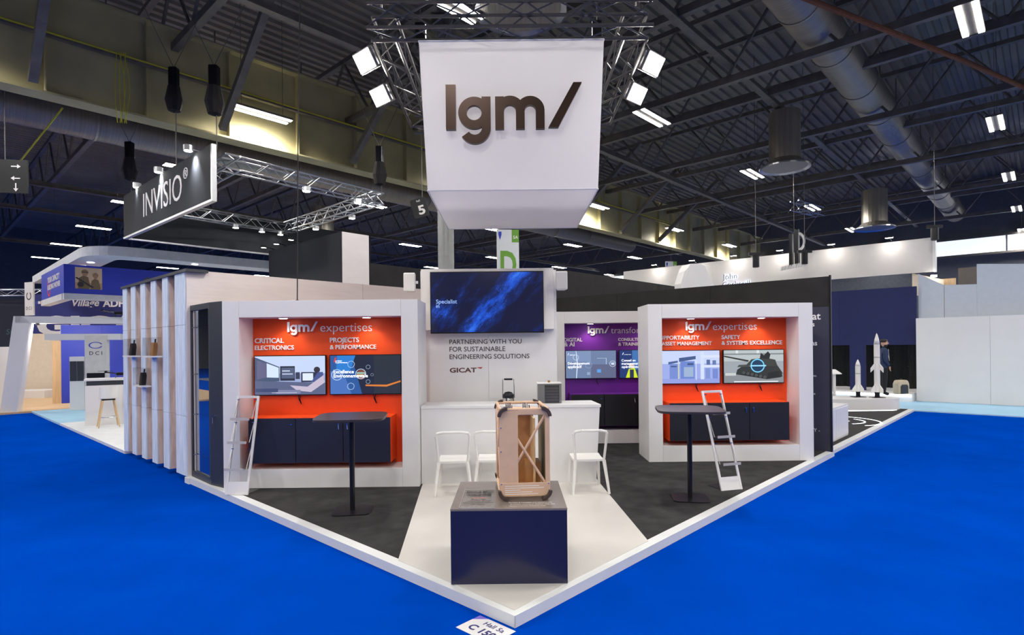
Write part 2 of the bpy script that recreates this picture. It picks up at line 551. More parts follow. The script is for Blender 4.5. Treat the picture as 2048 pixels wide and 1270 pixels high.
# ---- luminaires: pairs of bright strips, hung in rows
def luminaire(u, v, z, strip=True):
    e = empty('ceiling_luminaire', UV(u, v, z), ANG, 'pair of bright linear lamps hung under the roof', 'lamp', 'hall luminaires')
    for s in (-1, 1):
        bx('lamp_strip', (-0.8, 0.8, s * 0.14 - 0.055, s * 0.14 + 0.055, -0.02, 0.0), LAMP, e)
    bx('housing', (-0.82, 0.82, -0.21, 0.21, 0.002, 0.06), STEEL_DARK, e)
    MB().cyl((-0.6, 0, 0.06), (-0.6, 0, 12.5 - z), 0.008, n=5).cyl((0.6, 0, 0.06), (0.6, 0, 12.5 - z), 0.008, n=5).build('suspension_wire', STEEL_DARK, e)
    d = bpy.data.lights.new('luminaire_light', 'SPOT')      # wide-beam batten
    d.energy = LUMINAIRE_W; d.spot_size = math.radians(172); d.spot_blend = 0.35; d.shadow_soft_size = 0.3; d.color = (1.0, 0.965, 0.92)
    lo = bpy.data.objects.new('luminaire_light', d); col.objects.link(lo); lo.parent = e; lo.location = (0, 0, -0.3)


for j in range(-4, 8):
    for k in range(-3 if j < 6 else -1, 6):
        if j == 2 and k == 0:
            luminaire(4.3, 13.75, 8.75)
        else:
            luminaire(4.7 + 8.1 * k, -1.6 + 7.6 * j, 8.9)

# ================================================================== THE STAND: platform
pl = empty('floor_platform', (0, 0, 0), 0, 'raised corner platform of the stand with white edging', 'platform', kind='structure')
MB().prism_xy(uvrect(0, 8.3, 0, 6.72), 0.0, PF).build('base_board', EDGE, pl)
MB().prism_xy(uvrect(0.11, 8.22, 0.11, 6.7), PF, PF + 0.004).build('carpet', CARPET, pl)
MB().prism_xy([tuple(UV(0.06, 0.06).xy), tuple(UV(2.0, 0.08).xy), (1.19, 8.1), (1.19, 9.3), (-1.3, 9.3), (-1.26, 7.95), tuple(UV(0.08, 1.5).xy)], PF, PF + 0.006).build('vinyl_floor', VINYL, pl)
MB().prism_xy(uvrect(-0.005, 8.3, -0.005, 0.0), 0.0, PF + 0.002).build('edge_strip', EDGE, pl)
MB().prism_xy(uvrect(-0.005, 0.0, -0.005, 6.72), 0.0, PF + 0.002).build('edge_strip', EDGE, pl)
MB().prism_xy(uvrect(-0.03, 0.1, 6.55, 6.72), 0.0, PF + 0.001).build('edge_strip', EDGE, pl)

# stand back walls
WT = 3.2
fw = empty('wall_fabric', UV(0.02, 6.72, PF), ANG, 'blush white stretched fabric wall closing the left side', 'wall', kind='structure')
for i, (a, b) in enumerate(((0, 3.05), (3.055, 6.0), (6.005, 8.28))):
    bx('panel', (a, b, 0, 0.1, 0, WT - PF), BLUSH, fw)
bw = empty('wall_drape', UV(8.3, 0.0, PF), ANG, 'black cloth wall closing the right side of the stand', 'wall', kind='structure')
for i, (a, b) in enumerate(((0.02, 2.2), (2.205, 4.4), (4.405, 6.6))):
    bx('panel', (-0.06, 0.0, a, b, 0, WT - PF - 0.03), BLACK_CLOTH, bw)
# dark banner panel with white lettering at the outer end of the black wall
bp = empty('banner_panel', UV(8.22, 0.03, PF), ANG - math.pi / 2, 'dark printed panel with cropped white lettering beside the right niche', 'panel')
bx('board', (-1.7, 0.0, -0.012, 0.0, 0.0, 2.55), mat('charcoal_print', lin(50, 50, 68), 0.5), bp)
bx('edge_profile', (0.0, 0.03, -0.03, 0.02, 0.0, 3.1), BLACK_MET, bp)
for body, x, z, w, bo in (('a great', -0.64, 2.33, 0.5, .015), ('moments', -0.66, 2.21, 0.42, .015), ('our solutions', -0.86, 1.87, 0.66, .02), ('Supportability', -0.72, 1.53, 0.45, .02),
                      ('& asset', -0.72, 1.45, 0.25, .02), ('management', -0.72, 1.37, 0.42, .02), ('for sustainable assets', -0.72, 1.31, 0.5, 0),
                      ('Critical', -0.72, 1.13, 0.3, .02), ('Electronics', -0.72, 1.05, 0.38, .02), ('for high performance', -0.72, 0.99, 0.48, 0),
                      ('Consulting', -0.72, 0.73, 0.36, .02), ('& Training', -0.72, 0.65, 0.35, .02), ('FRANCE - ITALY -', -0.85, 0.33, 0.68, 0), ('YES!', -0.5, 0.12, 0.2, .02)):
    text('lettering', body, w, LETTER_WHITE, bp, (x, -0.013, z), depth=0.002, bold=bo)
# brochure corner seen behind the niche
tag(MB().prism_xy([(0, 0), (0.3, 0.0), (0.12, 0.2)], 0, 0.004).build('paper_sheet', WHITE, None, UV(7.6, 0.75, PF + 0.25), 0.4), 'white triangular sheet poking out beside the right niche', 'sheet')

# tall black walls of stands behind
for (a, b, h, lab) in (((1.25, 16.5), (6.6, 22.3), 4.2, 'tall black drape wall behind the purple niche'), ((-3.7, 15.0), (0.6, 19.6), 4.2, 'tall black wall behind the white tower')):
    A = Vector((*a, 0)); B = Vector((*b, 0)); L = (B - A).length
    e = empty('black_wall', A, math.atan2(B.y - A.y, B.x - A.x), lab, 'wall', kind='structure')
    for k in range(4):
        bx('panel', (k * L / 4, (k + 1) * L / 4 - 0.004, 0, 0.08, 0, h), BLACK_CLOTH, e)

# ================================================================== display niches
def niche(x0, yf, fill, cab_mat, heads, title, where, screens, cab_label):
    W, H, D = 2.68, 2.57, 0.75
    e = empty('display_niche', (x0, yf, PF), 0, 'white box frame around ' + where, 'display stand')
    bx('left_post', (0, 0.228, 0, D, 0, H), WHITE, e, bevel=0.002)
    bx('right_post', (W - 0.228, W, 0, D, 0, H), WHITE, e, bevel=0.002)
    bx('top_beam', (0.23, W - 0.23, 0, D, 2.345, H), WHITE, e, bevel=0.002)
    bx('bottom_beam', (0.23, W - 0.23, 0, D, 0, 0.26), WHITE, e, bevel=0.002)
    bx('back_panel', (0.228, W - 0.228, 0.43, 0.5, 0.26, 2.345), fill, e)
    for x in (0.76, 1.93):
        s = MB().cyl((0, 0, -0.012), (0, 0, 0.0), 0.07, n=20).build('downlight', PLASTIC_WHITE, e, (x, 0.2, 2.345))
        MB().cyl((0, 0, -0.014), (0, 0, -0.0125), 0.055, n=20).build('lamp_disc', LAMP, s)
        d = bpy.data.lights.new('downlight_light', 'SPOT')
        d.energy = NICHE_W; d.spot_size = math.radians(110); d.spot_blend = 0.7; d.color = (1.0, 0.9, 0.78); d.shadow_soft_size = 0.05
        lo = bpy.data.objects.new('downlight_light', d); col.objects.link(lo); lo.parent = e
        lo.location = (x, 0.2, 2.325); lo.rotation_euler = (math.radians(12), 0, 0)
    lgm(e, (0.735, 0.43, 2.15), 0.144 / 225, LETTER_WHITE, -0.03, -0.012)
    text('lettering', title, 1.2 - 0.455 if title == 'expertises' else 1.14, LETTER_WHITE, e, (1.205, 0.43, 2.15), depth=0.012, bold=-0.008)
    for (x, lines) in heads:
        for i, l in enumerate(lines):
            text('lettering', l, 0.0525 * len(l) * (0.98 if len(l) > 9 else 1.0), LETTER_WHITE, e, (x, 0.43, 1.995 - 0.098 * i), depth=0.012, bold=0.018)
    # cabinet
    c = empty('wall_cabinet', (x0 + 0.34, yf + 0.02, PF + 0.335), 0, cab_label, 'cabinet')
    cw, ch, cd = 1.95, 0.625, 0.41
    bx('top_panel', (0, cw, 0, cd, ch - 0.02, ch), fill, c)
    bx('bottom_panel', (0, cw, 0, cd, 0, 0.02), fill, c)
    bx('side_panel', (0, 0.02, 0, cd, 0.02, ch - 0.02), fill, c)
    bx('side_panel', (cw - 0.02, cw, 0, cd, 0.02, ch - 0.02), fill, c)
    for k in range(3):
        d = bx('door', (0.004 + k * cw / 3, (k + 1) * cw / 3 - 0.004, -0.018, 0.0, 0.006, ch - 0.006), cab_mat, c, bevel=0.0015)
        lx = (k + 1) * cw / 3 - 0.06 if k != 2 else k * cw / 3 + 0.06
        lk = MB().cyl((lx, -0.026, ch - 0.09), (lx, -0.018, ch - 0.09), 0.011, n=10).build('lock', CHROME, d)
        if k:
            MB().box(lx - 0.004, lx + 0.004, -0.045, -0.026, ch - 0.1, ch - 0.08).cyl((lx, -0.04, ch - 0.1), (lx + 0.004, -0.04, ch - 0.16), 0.008, n=6).build('key', CHROME, d)
    for (x, items, labels, lab) in screens:
        t = empty('wall_screen', (x0 + x, yf + 0.36, PF + 1.24), 0, lab, 'screen')
        w, h = 1.03, 0.575
        bx('casing', (0, w, 0, 0.05, 0, h), BEZEL, t, bevel=0.003)
        bx('wall_mount', (w / 2 - 0.2, w / 2 + 0.2, 0.05, 0.07, 0.12, 0.4), BLACK_MET, t)
        art('picture', t, w - 0.024, h - 0.026, items, SCREEN, (0.012, -0.001, 0.014))
        for (body, tx, tz, tw, mt) in labels:
            text('caption', body, tw, mt, t, (tx, -0.006, tz), depth=0.001, bold=0.012)
        MB().tube([(w * 0.6, 0.04, 0.01), (w * 0.61, 0.03, -0.06), (w * 0.64, 0.03, -0.12)], 0.006, 5).tube([(w * 0.63, 0.04, 0.01), (w * 0.62, 0.03, -0.05), (w * 0.645, 0.03, -0.13)], 0.006, 5).build('cable', BLACK_MET, t)
    return e


GLOW = mat('screen_white', (0.9, 0.93, 1.0), 0.5, var=0, emit=0.9)
office = [(R_(0, 0, 1, 1), (150, 165, 205)), (R_(0, .55, 1, 1), (190, 205, 235)), ([(0, .98), (.35, .72), (.35, .35), (0, .3)], (70, 84, 112)), ([(.03, .9), (.17, .82), (.17, .45), (.03, .4)], (96, 96, 128)),
          ([(.17, .82), (.34, .7), (.34, .44), (.17, .45)], (205, 220, 240)), (R_(.36, .36, .57, .74), (40, 46, 62)), (R_(.38, .42, .56, .7), (80, 92, 120)), (R_(.39, .6, .5, .63), (190, 200, 220)), (R_(.39, .52, .54, .55), (180, 190, 215)),
          (R_(.58, .4, .64, .58), (56, 60, 84)), (R_(.66, .32, .95, .58), (44, 50, 74)), (R_(.68, .36, .83, .55), (214, 224, 240)), (disc(.885, .64, .045, 1.75), (52, 48, 58)), ([(.8, .32), (.99, .38), (.97, .58), (.9, .58)], (70, 84, 140)),
          ([(0, 0), (1, 0), (1, .3), (0, .36)], (88, 96, 128)), ([(.5, .24), (.75, .2), (.98, .5), (.99, .3), (.8, .06), (.6, .1)], (190, 178, 198)), (R_(.3, .02, .65, .12), (120, 124, 158)), (R_(0.01, .07, .33, .16), (60, 72, 110)), (R_(.24, .045, .6, .053), (220, 228, 240))]
excel = [(R_(0, 0, 1, 1), (26, 34, 56)), ([(0, 0), (.45, 0), (.3, 1), (0, 1)], (40, 84, 150)), ([(.1, 1), (.36, 1), (.28, .6), (.08, .55)], (40, 120, 200)), ([(.0, .0), (.3, 0), (.2, .5), (0, .6)], (70, 110, 180)),
         (R_(.62, 0, 1, 1), (38, 44, 56)), ([(.5, .2), (.8, .18), (1, .3), (1, .34), (.8, .23), (.5, .24)], (210, 120, 50)), (disc(.44, .5, .07, 1.8), (120, 70, 50)), (R_(.375, .52, .5, .56), (150, 190, 180)), (R_(.375, .46, .48, .5), (210, 190, 120)), ([(.05, .83), (.07, .83), (.09, .95), (.07, .95)], (220, 60, 50))]
for (cx, cz, r) in ((.3, .77, .05), (.1, .5, .08), (.44, .52, .075), (.3, .2, .05), (.55, .7, .03), (.55, .32, .03), (.61, .5, .02)):
    excel += ringp(cx, cz, r * .9, r, 1.78, (190, 215, 240))
devap = [(R_(0, 0, 1, 1), (104, 122, 156)), (R_(0, .6, .5, 1), (120, 140, 176)), (R_(.5, 0, 1, .5), (92, 98, 128)), ([(.2, 0), (.215, 0), (.24, .5), (.21, 1), (.2, 1), (.22, .5)], (210, 220, 236)), (R_(.62, .72, .8, .73), (190, 205, 230)), (R_(.8, .5, .81, .73), (190, 205, 230)),
         (R_(.62, .2, .7, .32), (90, 150, 220)), (R_(.42, .12, .48, .22), (140, 160, 190))] + ringp(.2, .76, .05, .058, 1.78, (200, 214, 236)) + ringp(.93, .52, .055, .062, 1.78, (210, 224, 240)) + ringp(.45, .48, .06, .066, 1.78, (150, 170, 205)) + [(R_(.9, .48, .96, .56), (200, 214, 236)), ([(.03, .84), (.045, .84), (.065, .92), (.05, .92)], (210, 220, 240))]
conseil = [(R_(0, 0, 1, 1), (30, 56, 110)), (R_(.25, .3, .6, 1), (60, 110, 170)), (R_(.6, .2, 1, 1), (36, 60, 100)), ([(.12, 0), (.18, .32), (.3, .36), (.36, 0)], (200, 220, 40)), ([(.52, 0), (.58, .3), (.72, .3), (.76, 0)], (190, 212, 50)), (disc(.24, .44, .05, 1.7), (200, 170, 150)), (disc(.65, .4, .05, 1.7), (180, 150, 130)), (R_(.2, 0, .28, .3), (40, 52, 80)), ([(.05, .84), (.065, .84), (.085, .92), (.07, .92)], (230, 236, 250))]
plant = [(R_(0, 0, 1, 1), (150, 164, 222)), (R_(0, .6, 1, 1), (190, 202, 238)), (R_(0, 0, 1, .14), (140, 152, 214)), ([(.14, .66), (.3, .7), (.3, .64), (.14, .58)], (70, 92, 140)), ([(.32, .78), (.6, .84), (.6, .74), (.32, .66)], (64, 86, 132)), (R_(.16, .14, .3, .6), (112, 134, 200)), (R_(.34, .14, .58, .68), (104, 128, 196)), (R_(.4, .2, .56, .5), (150, 170, 200)), (R_(.68, .12, .74, .96), (200, 212, 236)),
         (R_(.7, .78, 1, .86), (206, 214, 236)), (R_(.7, .48, 1, .56), (206, 214, 236)), (R_(.78, .56, .84, .72), (84, 104, 150)), (R_(.88, .56, .94, .7), (96, 116, 164)), (R_(.76, .14, .84, .46), (120, 140, 200)), (R_(.88, .14, .97, .44), (110, 130, 196)), (R_(.18, .5, .28, .54), (60, 80, 124)), (R_(.46, .56, .56, .62), (60, 80, 124)), (R_(.3, .14, .315, .6), (200, 206, 150)), (R_(.6, .1, .61, .7), (220, 226, 240))]
tank = [(R_(0, 0, 1, 1), (150, 158, 164)), (R_(0, .66, 1, 1), (176, 184, 186)), (R_(0, .86, 1, .9), (120, 128, 130)), (R_(.2, .9, .24, 1), (210, 216, 216)), (R_(.55, .9, .59, 1), (210, 216, 216)), (R_(0, 0, 1, .3), (128, 134, 138)), (R_(.02, .22, .2, .3), (190, 196, 196)), ([(.2, .26), (.72, .1), (.96, .16), (.98, .3), (.9, .52), (.3, .5), (.22, .4)], (46, 50, 48)), ([(.22, .48), (.42, .5), (.42, .56), (.25, .55)], (70, 76, 72)),
        ([(.36, .52), (.9, .5), (.86, .7), (.7, .76), (.46, .72)], (58, 62, 58)), ([(.0, .84), (.0, .8), (.4, .64), (.42, .69)], (52, 54, 50)), ([(.6, .74), (.62, .92), (.67, .84), (.74, .96), (.78, .86), (.76, .72)], (38, 40, 42)), ([(.3, .26), (.68, .13), (.7, .2), (.3, .36)], (26, 28, 28)), ([(.72, .12), (.98, .18), (.94, .36), (.74, .3)], (34, 36, 36))] + [(disc(.33 + .07 * k, .31 - .028 * k, .03, 1.5), (70, 74, 72)) for k in range(6)] + [(disc(.56, .52, .1, 1.78), (30, 60, 90))] + ringp(.56, .52, .1, .118, 1.78, (120, 205, 255)) + [(R_(.44, .5, .7, .54), (150, 215, 255)), (R_(.16, .02, .9, .05), (224, 228, 230))]

niche(-3.968, 7.89, ORANGE, NAVY_DOOR, [(0.256, ('CRITICAL', 'ELECTRONICS')), (1.34, ('PROJECTS', '& PERFORMANCE'))], 'expertises', 'an orange wall headed critical electronics',
      [(0.27, office, [('EMBEDDED SOFTWARE DESIGN', 0.03, 0.055, 0.3, GLOW)], 'screen showing an office of computer monitors on orange wall'),
       (1.35, excel, [('Excellence', 0.06, 0.31, 0.29, GLOW), ('Environnementale', 0.06, 0.25, 0.49, GLOW), ('projects', 0.09, 0.48, 0.09, GLOW), ('& performance', 0.09, 0.455, 0.17, GLOW)], 'screen with dark blue slide reading Excellence Environnementale')], 'navy three-door cabinet in an orange carcass, critical electronics niche')
niche(2.214, 9.37, ORANGE, BLACK_DOOR, [(0.256, ('SUPPORTABILITY', '& ASSET MANAGEMENT')), (1.35, ('SAFETY', '& SYSTEMS EXCELLENCE'))], 'expertises', 'an orange wall headed safety and systems excellence',
      [(0.27, plant, [], 'screen showing a pale blue factory line on orange wall'), (1.35, tank, [], 'screen showing a battle tank with a glowing blue ring')], 'black three-door cabinet in an orange carcass, safety niche')
niche(0.795, 11.2, PURPLE, BLACK_DOOR, [(0.256, ('DIGITAL', '& AI')), (1.35, ('CONSULTING', '& TRAINING'))], 'transformations', 'a purple wall headed digital and consulting',
      [(0.27, devap, [('Développement', 0.05, 0.29, 0.44, GLOW), ('applicatif', 0.05, 0.22, 0.28, GLOW), ('digital & AI', 0.09, 0.475, 0.1, GLOW)], 'screen with grey-blue slide reading Développement applicatif'),
       (1.35, conseil, [('Conseil en', 0.05, 0.34, 0.28, GLOW), ('management', 0.05, 0.275, 0.37, GLOW), ('opérationnel', 0.05, 0.21, 0.37, GLOW), ('consulting & training', 0.1, 0.475, 0.14, GLOW)], 'screen reading Conseil en management opérationnel on purple wall')], 'black cabinet in a purple carcass inside the purple niche')

# ================================================================== centre wall with big screen
cw = empty('screen_wall', (-1.42, 9.0, PF), 0, 'white centre wall with partnering slogan behind the counter', 'wall', kind='structure')
bx('panel', (0, 1.05, 0, 0.12, 0, 3.1), WHITE, cw)
bx('panel', (1.053, 2.12, 0, 0.12, 0, 3.1), WHITE, cw)
bx('upper_panel', (0.03, 2.07, -0.14, -0.002, 2.17, 3.11), mat('warm_white_panel', lin(236, 230, 225), 0.5, var=0.01), cw, bevel=0.003)
for i, l in enumerate(('PARTNERING WITH YOU', 'FOR SUSTAINABLE', 'ENGINEERING SOLUTIONS')):
    text('lettering', l, (1.128, 0.872, 1.248)[i], INK, cw, (0.443, 0.0, 1.955 - 0.117 * i), depth=0.003, bold=0.008)
gt = text('logo_lettering', 'GICAT', 0.42, mat('maroon_ink', lin(92, 58, 58), 0.5), cw, (0.443, 0.0, 1.512), depth=0.003, bold=0.03, height=0.075)
MB().prism_xz([(0.86, 1.587), (0.93, 1.563), (0.96, 1.59)], -0.003, 0.0).build('logo_flash', mat('red_ink', lin(190, 60, 58), 0.5), cw)
tv = empty('wall_screen', (-1.243, 8.8, 2.2), 0, 'very large screen with blue particle clouds on white wall', 'screen')
bx('casing', (0, 1.735, 0, 0.055, 0, 0.945), BEZEL, tv, bevel=0.004)
neb = bpy.data.materials.new('nebula_screen'); neb.use_nodes = True
nt = neb.node_tree; bs = nt.nodes['Principled BSDF']
tcn = nt.nodes.new('ShaderNodeTexCoord')
mp = nt.nodes.new('ShaderNodeMapping'); mp.vector_type = 'TEXTURE'; mp.inputs['Rotation'].default_value = (0, math.radians(-48), 0); mp.inputs['Scale'].default_value = (1.6, 1, 0.55)
n1 = nt.nodes.new('ShaderNodeTexNoise'); n1.inputs['Scale'].default_value = 3.4; n1.inputs['Detail'].default_value = 9; n1.inputs['Roughness'].default_value = 0.66
sx = nt.nodes.new('ShaderNodeSeparateXYZ')
def mth(op, a, b=None, clamp=False):
    n = nt.nodes.new('ShaderNodeMath'); n.operation = op; n.use_clamp = clamp
    for i, q in enumerate((a, b)):
        if q is None: continue
        if isinstance(q, (int, float)): n.inputs[i].default_value = q
        else: nt.links.new(q, n.inputs[i])
    return n.outputs[0]
nt.links.new(tcn.outputs['Object'], sx.inputs[0]); nt.links.new(tcn.outputs['Object'], mp.inputs[0]); nt.links.new(mp.outputs[0], n1.inputs['Vector'])
# a diagonal cloud band and a bright knot at lower left, both parts of the screen picture
line = mth('SUBTRACT', sx.outputs[0], mth('ADD', mth('MULTIPLY', sx.outputs[2], 0.85), 0.58))
band = mth('SUBTRACT', 1.0, mth('MULTIPLY', mth('ABSOLUTE', line), 2.9), True)
kx = mth('SUBTRACT', sx.outputs[0], 0.17); kz = mth('SUBTRACT', sx.outputs[2], 0.33)
knot = mth('SUBTRACT', 1.0, mth('MULTIPLY', mth('SQRT', mth('ADD', mth('MULTIPLY', kx, kx), mth('MULTIPLY', kz, kz))), 3.2), True)
tot = mth('ADD', mth('MULTIPLY', n1.outputs['Fac'], 0.75), mth('ADD', mth('MULTIPLY', band, 0.26), mth('MULTIPLY', knot, 0.22)))
cr = nt.nodes.new('ShaderNodeValToRGB')
cr.color_ramp.elements[0].position = 0.40; cr.color_ramp.elements[0].color = (*lin(14, 18, 52), 1)
cr.color_ramp.elements[1].position = 0.86; cr.color_ramp.elements[1].color = (*lin(190, 220, 255), 1)
for p, c in ((0.52, lin(12, 40, 112)), (0.62, lin(22, 84, 215)), (0.72, lin(60, 130, 245))):
    el = cr.color_ramp.elements.new(p); el.color = (*c, 1)
nt.links.new(tot, cr.inputs[0])
n2 = nt.nodes.new('ShaderNodeTexVoronoi'); n2.inputs['Scale'].default_value = 60
nt.links.new(tcn.outputs['Object'], n2.inputs['Vector'])
spk = mth('MULTIPLY', mth('LESS_THAN', n2.outputs['Distance'], 0.13), mth('GREATER_THAN', tot, 0.5))
mulm = nt.nodes.new('ShaderNodeMix'); mulm.data_type = 'RGBA'; mulm.blend_type = 'MIX'; mulm.inputs[7].default_value = (*lin(170, 205, 255), 1)
nt.links.new(mth('MULTIPLY', spk, 0.6), mulm.inputs[0]); nt.links.new(cr.outputs[0], mulm.inputs[6])
nt.links.new(mulm.outputs[2], bs.inputs['Emission Color']); bs.inputs['Emission Strength'].default_value = 0.8
bs.inputs['Base Color'].default_value = (0.01, 0.01, 0.015, 1); bs.inputs['Roughness'].default_value = 0.15
bx('display', (0.015, 1.72, -0.002, 0.0, 0.02, 0.93), neb, tv)
for i, l in enumerate(('Specialist', 'in')):
    text('caption', l, (0.32, 0.05)[i], mat('faint_screen_text', (0.25, 0.4, 0.75), 0.5, var=0, emit=0.5), tv, (0.09, -0.003, 0.46 - 0.065 * i), depth=0.001, bold=0.01)
for (x, s) in ((-1.55, -1), (0.765, 1)):
    sp = empty('wall_speaker', (x, 8.82, 2.87), 0, 'white loudspeaker mounted at the ' + ('left' if s < 0 else 'right') + ' edge of the screen panel', 'speaker', 'loudspeakers beside the big screen')
    MB().prism_xy([(-0.09, -0.08), (0.09, -0.08), (0.07, 0.1), (-0.07, 0.1)], -0.02, 0.26).build('cabinet', PLASTIC_WHITE, sp, bevel=0.015)
    bx('grille', (-0.08, 0.08, -0.084, -0.08, 0.0, 0.24), mat('grille_white', lin(208, 204, 200), 0.6, var=0.05, scale=200) if s < 0 else MATS['grille_white'], sp)
    bx('bracket', (-0.02 if s > 0 else 0.05, -0.05 if s > 0 else 0.12, -0.01, 0.02, 0.1, 0.14), PLASTIC_WHITE, sp)

# ================================================================== counter with chairs
ct = empty('reception_counter', (0, 8.03, PF), 0, 'long white reception counter in front of the centre wall', 'counter')
MB().prism_xz([(-1.28, 0), (1.155, 0), (1.215, 1.05), (-1.28, 1.05)], 0.0, 0.04).build('front_panel', WHITE, ct, bevel=0.002)
MB().hexa([(1.115, 0.04, 0), (1.155, 0.04, 0), (1.12, 0.6, 0), (1.08, 0.6, 0)], [(1.175, 0.04, 1.05), (1.215, 0.04, 1.05), (1.17, 0.6, 1.05), (1.13, 0.6, 1.05)]).build('side_panel', WHITE, ct)
MB().prism_xy([(-1.28, -0.01), (1.23, -0.01), (1.18, 0.6), (-1.28, 0.6)], 1.05, 1.09).build('top_panel', WHITE, ct, bevel=0.003)
bx('shelf', (-1.28, 1.1, 0.08, 0.55, 0.7, 0.72), WHITE, ct)

jm = empty('beverage_machine', (-0.06, 8.38, PF + 1.09), 0, 'small chrome machine with black dome and wire loop handle on counter', 'appliance')
MB().cyl((0, 0, 0), (0, 0, 0.07), 0.1, 0.085, n=20).build('base', CHROME, jm)
MB().lathe([(0.085, 0.07), (0.08, 0.12), (0.05, 0.155), (0.0, 0.165)], n=20).build('dome', BLACK_MET, jm, smooth=True)
MB().tube([(-0.085, 0, 0.07), (-0.08, 0, 0.34), (0.08, 0, 0.34), (0.085, 0, 0.07)], 0.006, 6).build('handle_loop', CHROME, jm)
bx('grip', (-0.06, 0.06, -0.012, 0.012, 0.33, 0.355), BLACK_MET, jm)
ab = empty('display_case', (0.53, 8.36, PF + 1.09), 0, 'smoked acrylic case with a dark rack inside, on the counter', 'case')
bx('cover', (-0.17, 0.17, -0.14, 0.14, 0.005, 0.28), SMOKED, ab)
bx('rack', (-0.06, 0.14, -0.08, 0.08, 0.005, 0.25), BLACK_MET, ab)
for k in range(5):
    bx('rack_slot', (-0.05, 0.13, -0.085, -0.08, 0.03 + k * 0.042, 0.055 + k * 0.042), STEEL_DARK, ab)
bx('lid', (-0.175, 0.175, -0.145, 0.145, 0.28, 0.292), PLASTIC_WHITE, ab)
MB().cyl((0, 0, 0.292), (0, 0, 0.32), 0.018, n=12).build('knob', mat('brass', lin(190, 150, 80), 0.3, 0.8), ab)

def chair(p, rz, label):
    e = empty('plastic_chair', p, rz, label, 'chair', 'white chairs at the counter')
    # rear of the chair faces the camera (-y); frame legs taper
    for s in (-1, 1):
        MB().cyl((s * 0.235, -0.29, 0), (s * 0.185, -0.21, 0.42), 0.016, 0.024, n=8).build('rear_leg', PLASTIC_WHITE, e)
        MB().cyl((s * 0.21, 0.24, 0), (s * 0.18, 0.18, 0.42), 0.016, 0.026, n=8).build('front_leg', PLASTIC_WHITE, e)
        MB().tube([(s * 0.185, -0.21, 0.42), (s * 0.205, -0.235, 0.62), (s * 0.215, -0.27, 0.77), (s * 0.2, -0.275, 0.8)], 0.017, 8).build('back_upright', PLASTIC_WHITE, e)
    MB().tube([(-0.2, -0.275, 0.8), (-0.12, -0.285, 0.815), (0.12, -0.285, 0.815), (0.2, -0.275, 0.8)], 0.018, 8).build('top_rail', PLASTIC_WHITE, e)
    seat = MB()
    n = 8
    for i in range(n):
        y0 = -0.22 + 0.44 * i / n; y1 = -0.22 + 0.44 * (i + 1) / n
        f = lambda y: 0.435 - 0.018 * math.cos((y) / 0.22 * math.pi / 2)
        seat.hexa([(-0.2, y0, f(y0) - 0.025), (0.2, y0, f(y0) - 0.025), (0.2, y1, f(y1) - 0.025), (-0.2, y1, f(y1) - 0.025)], [(-0.2, y0, f(y0)), (0.2, y0, f(y0)), (0.2, y1, f(y1)), (-0.2, y1, f(y1))])
    seat.build('seat', PLASTIC_WHITE, e)


chair((-0.78, 7.62, PF + 0.006), 0.04, 'white plastic open-back chair at the left end of the counter')
chair((-0.27, 7.66, PF + 0.006), -0.03, 'white plastic chair half hidden behind the tan equipment case')
chair((0.98, 7.66, PF + 0.006), 0.05, 'white plastic open-back chair at the right end of the counter')

# ================================================================== plinth with rack case
pz = 0.605
ph = empty('display_plinth', (-0.04, 5.09, PF + 0.006), 0, 'glossy navy square plinth at the front corner of the stand', 'plinth')
bx('front_panel', (-0.468, 0.468, -0.468, -0.45, 0, pz - 0.018), NAVY, ph)
bx('back_panel', (-0.468, 0.468, 0.45, 0.468, 0, pz - 0.018), NAVY, ph)
bx('side_panel', (-0.468, -0.45, -0.45, 0.45, 0, pz - 0.018), NAVY, ph)
bx('side_panel', (0.45, 0.468, -0.45, 0.45, 0, pz - 0.018), NAVY, ph)
bx('top_panel', (-0.47, 0.47, -0.47, 0.47, pz - 0.018, pz), mat('plinth_top', lin(128, 118, 112), 0.18, var=0.06, scale=40), ph, bevel=0.002)
ztop = PF + 0.006 + pz
ip = empty('information_plate', (-0.44, 4.63, ztop + 0.002), 0, 'clear acrylic plate with dark text lying on the plinth', 'plate')
bx('sheet', (0, 0.285, 0, 0.6, 0, 0.006), mat('thin_acrylic', (0.9, 0.9, 0.9), 0.02, var=0, alpha=0.04), ip)
MB().box(0, 0.285, 0, 0.003, 0, 0.007).box(0, 0.003, 0, 0.6, 0, 0.007).box(0, 0.285, 0.597, 0.6, 0, 0.007).build('sheet_edge', mat('acrylic_edge', lin(190, 185, 180), 0.2, var=0), ip)
DK = mat('black_print', lin(20, 18, 20), 0.5)
for body, y, w, h in (('SERVEUR MÉDIA', 0.46, 0.245, 0.085), ('ROBUSTIFIÉS', 0.355, 0.2, 0.085), ('Serveur média', 0.23, 0.12, None), ('Interfaces GPS / Ethernet', 0.18, 0.2, None), ('Téléphonie analogique & numérique', 0.13, 0.25, None), ('Fibre optique', 0.08, 0.11, None)):
    text('lettering', body, w, DK, ip, (0.145, y, 0.0085), flat=True, depth=0.001, bold=0.014 if h else 0, height=h, center=True)
bx('rule', (0.08, 0.21, 0.29, 0.294, 0.0065, 0.0075), ORANGE, ip)

cs = empty('equipment_case', (0.075, 5.2, ztop + 0.013), math.radians(4), 'tan ruggedised rack case with brown corner bumpers on the plinth', 'case')
w2, d2, hh = 0.215, 0.33, 0.77
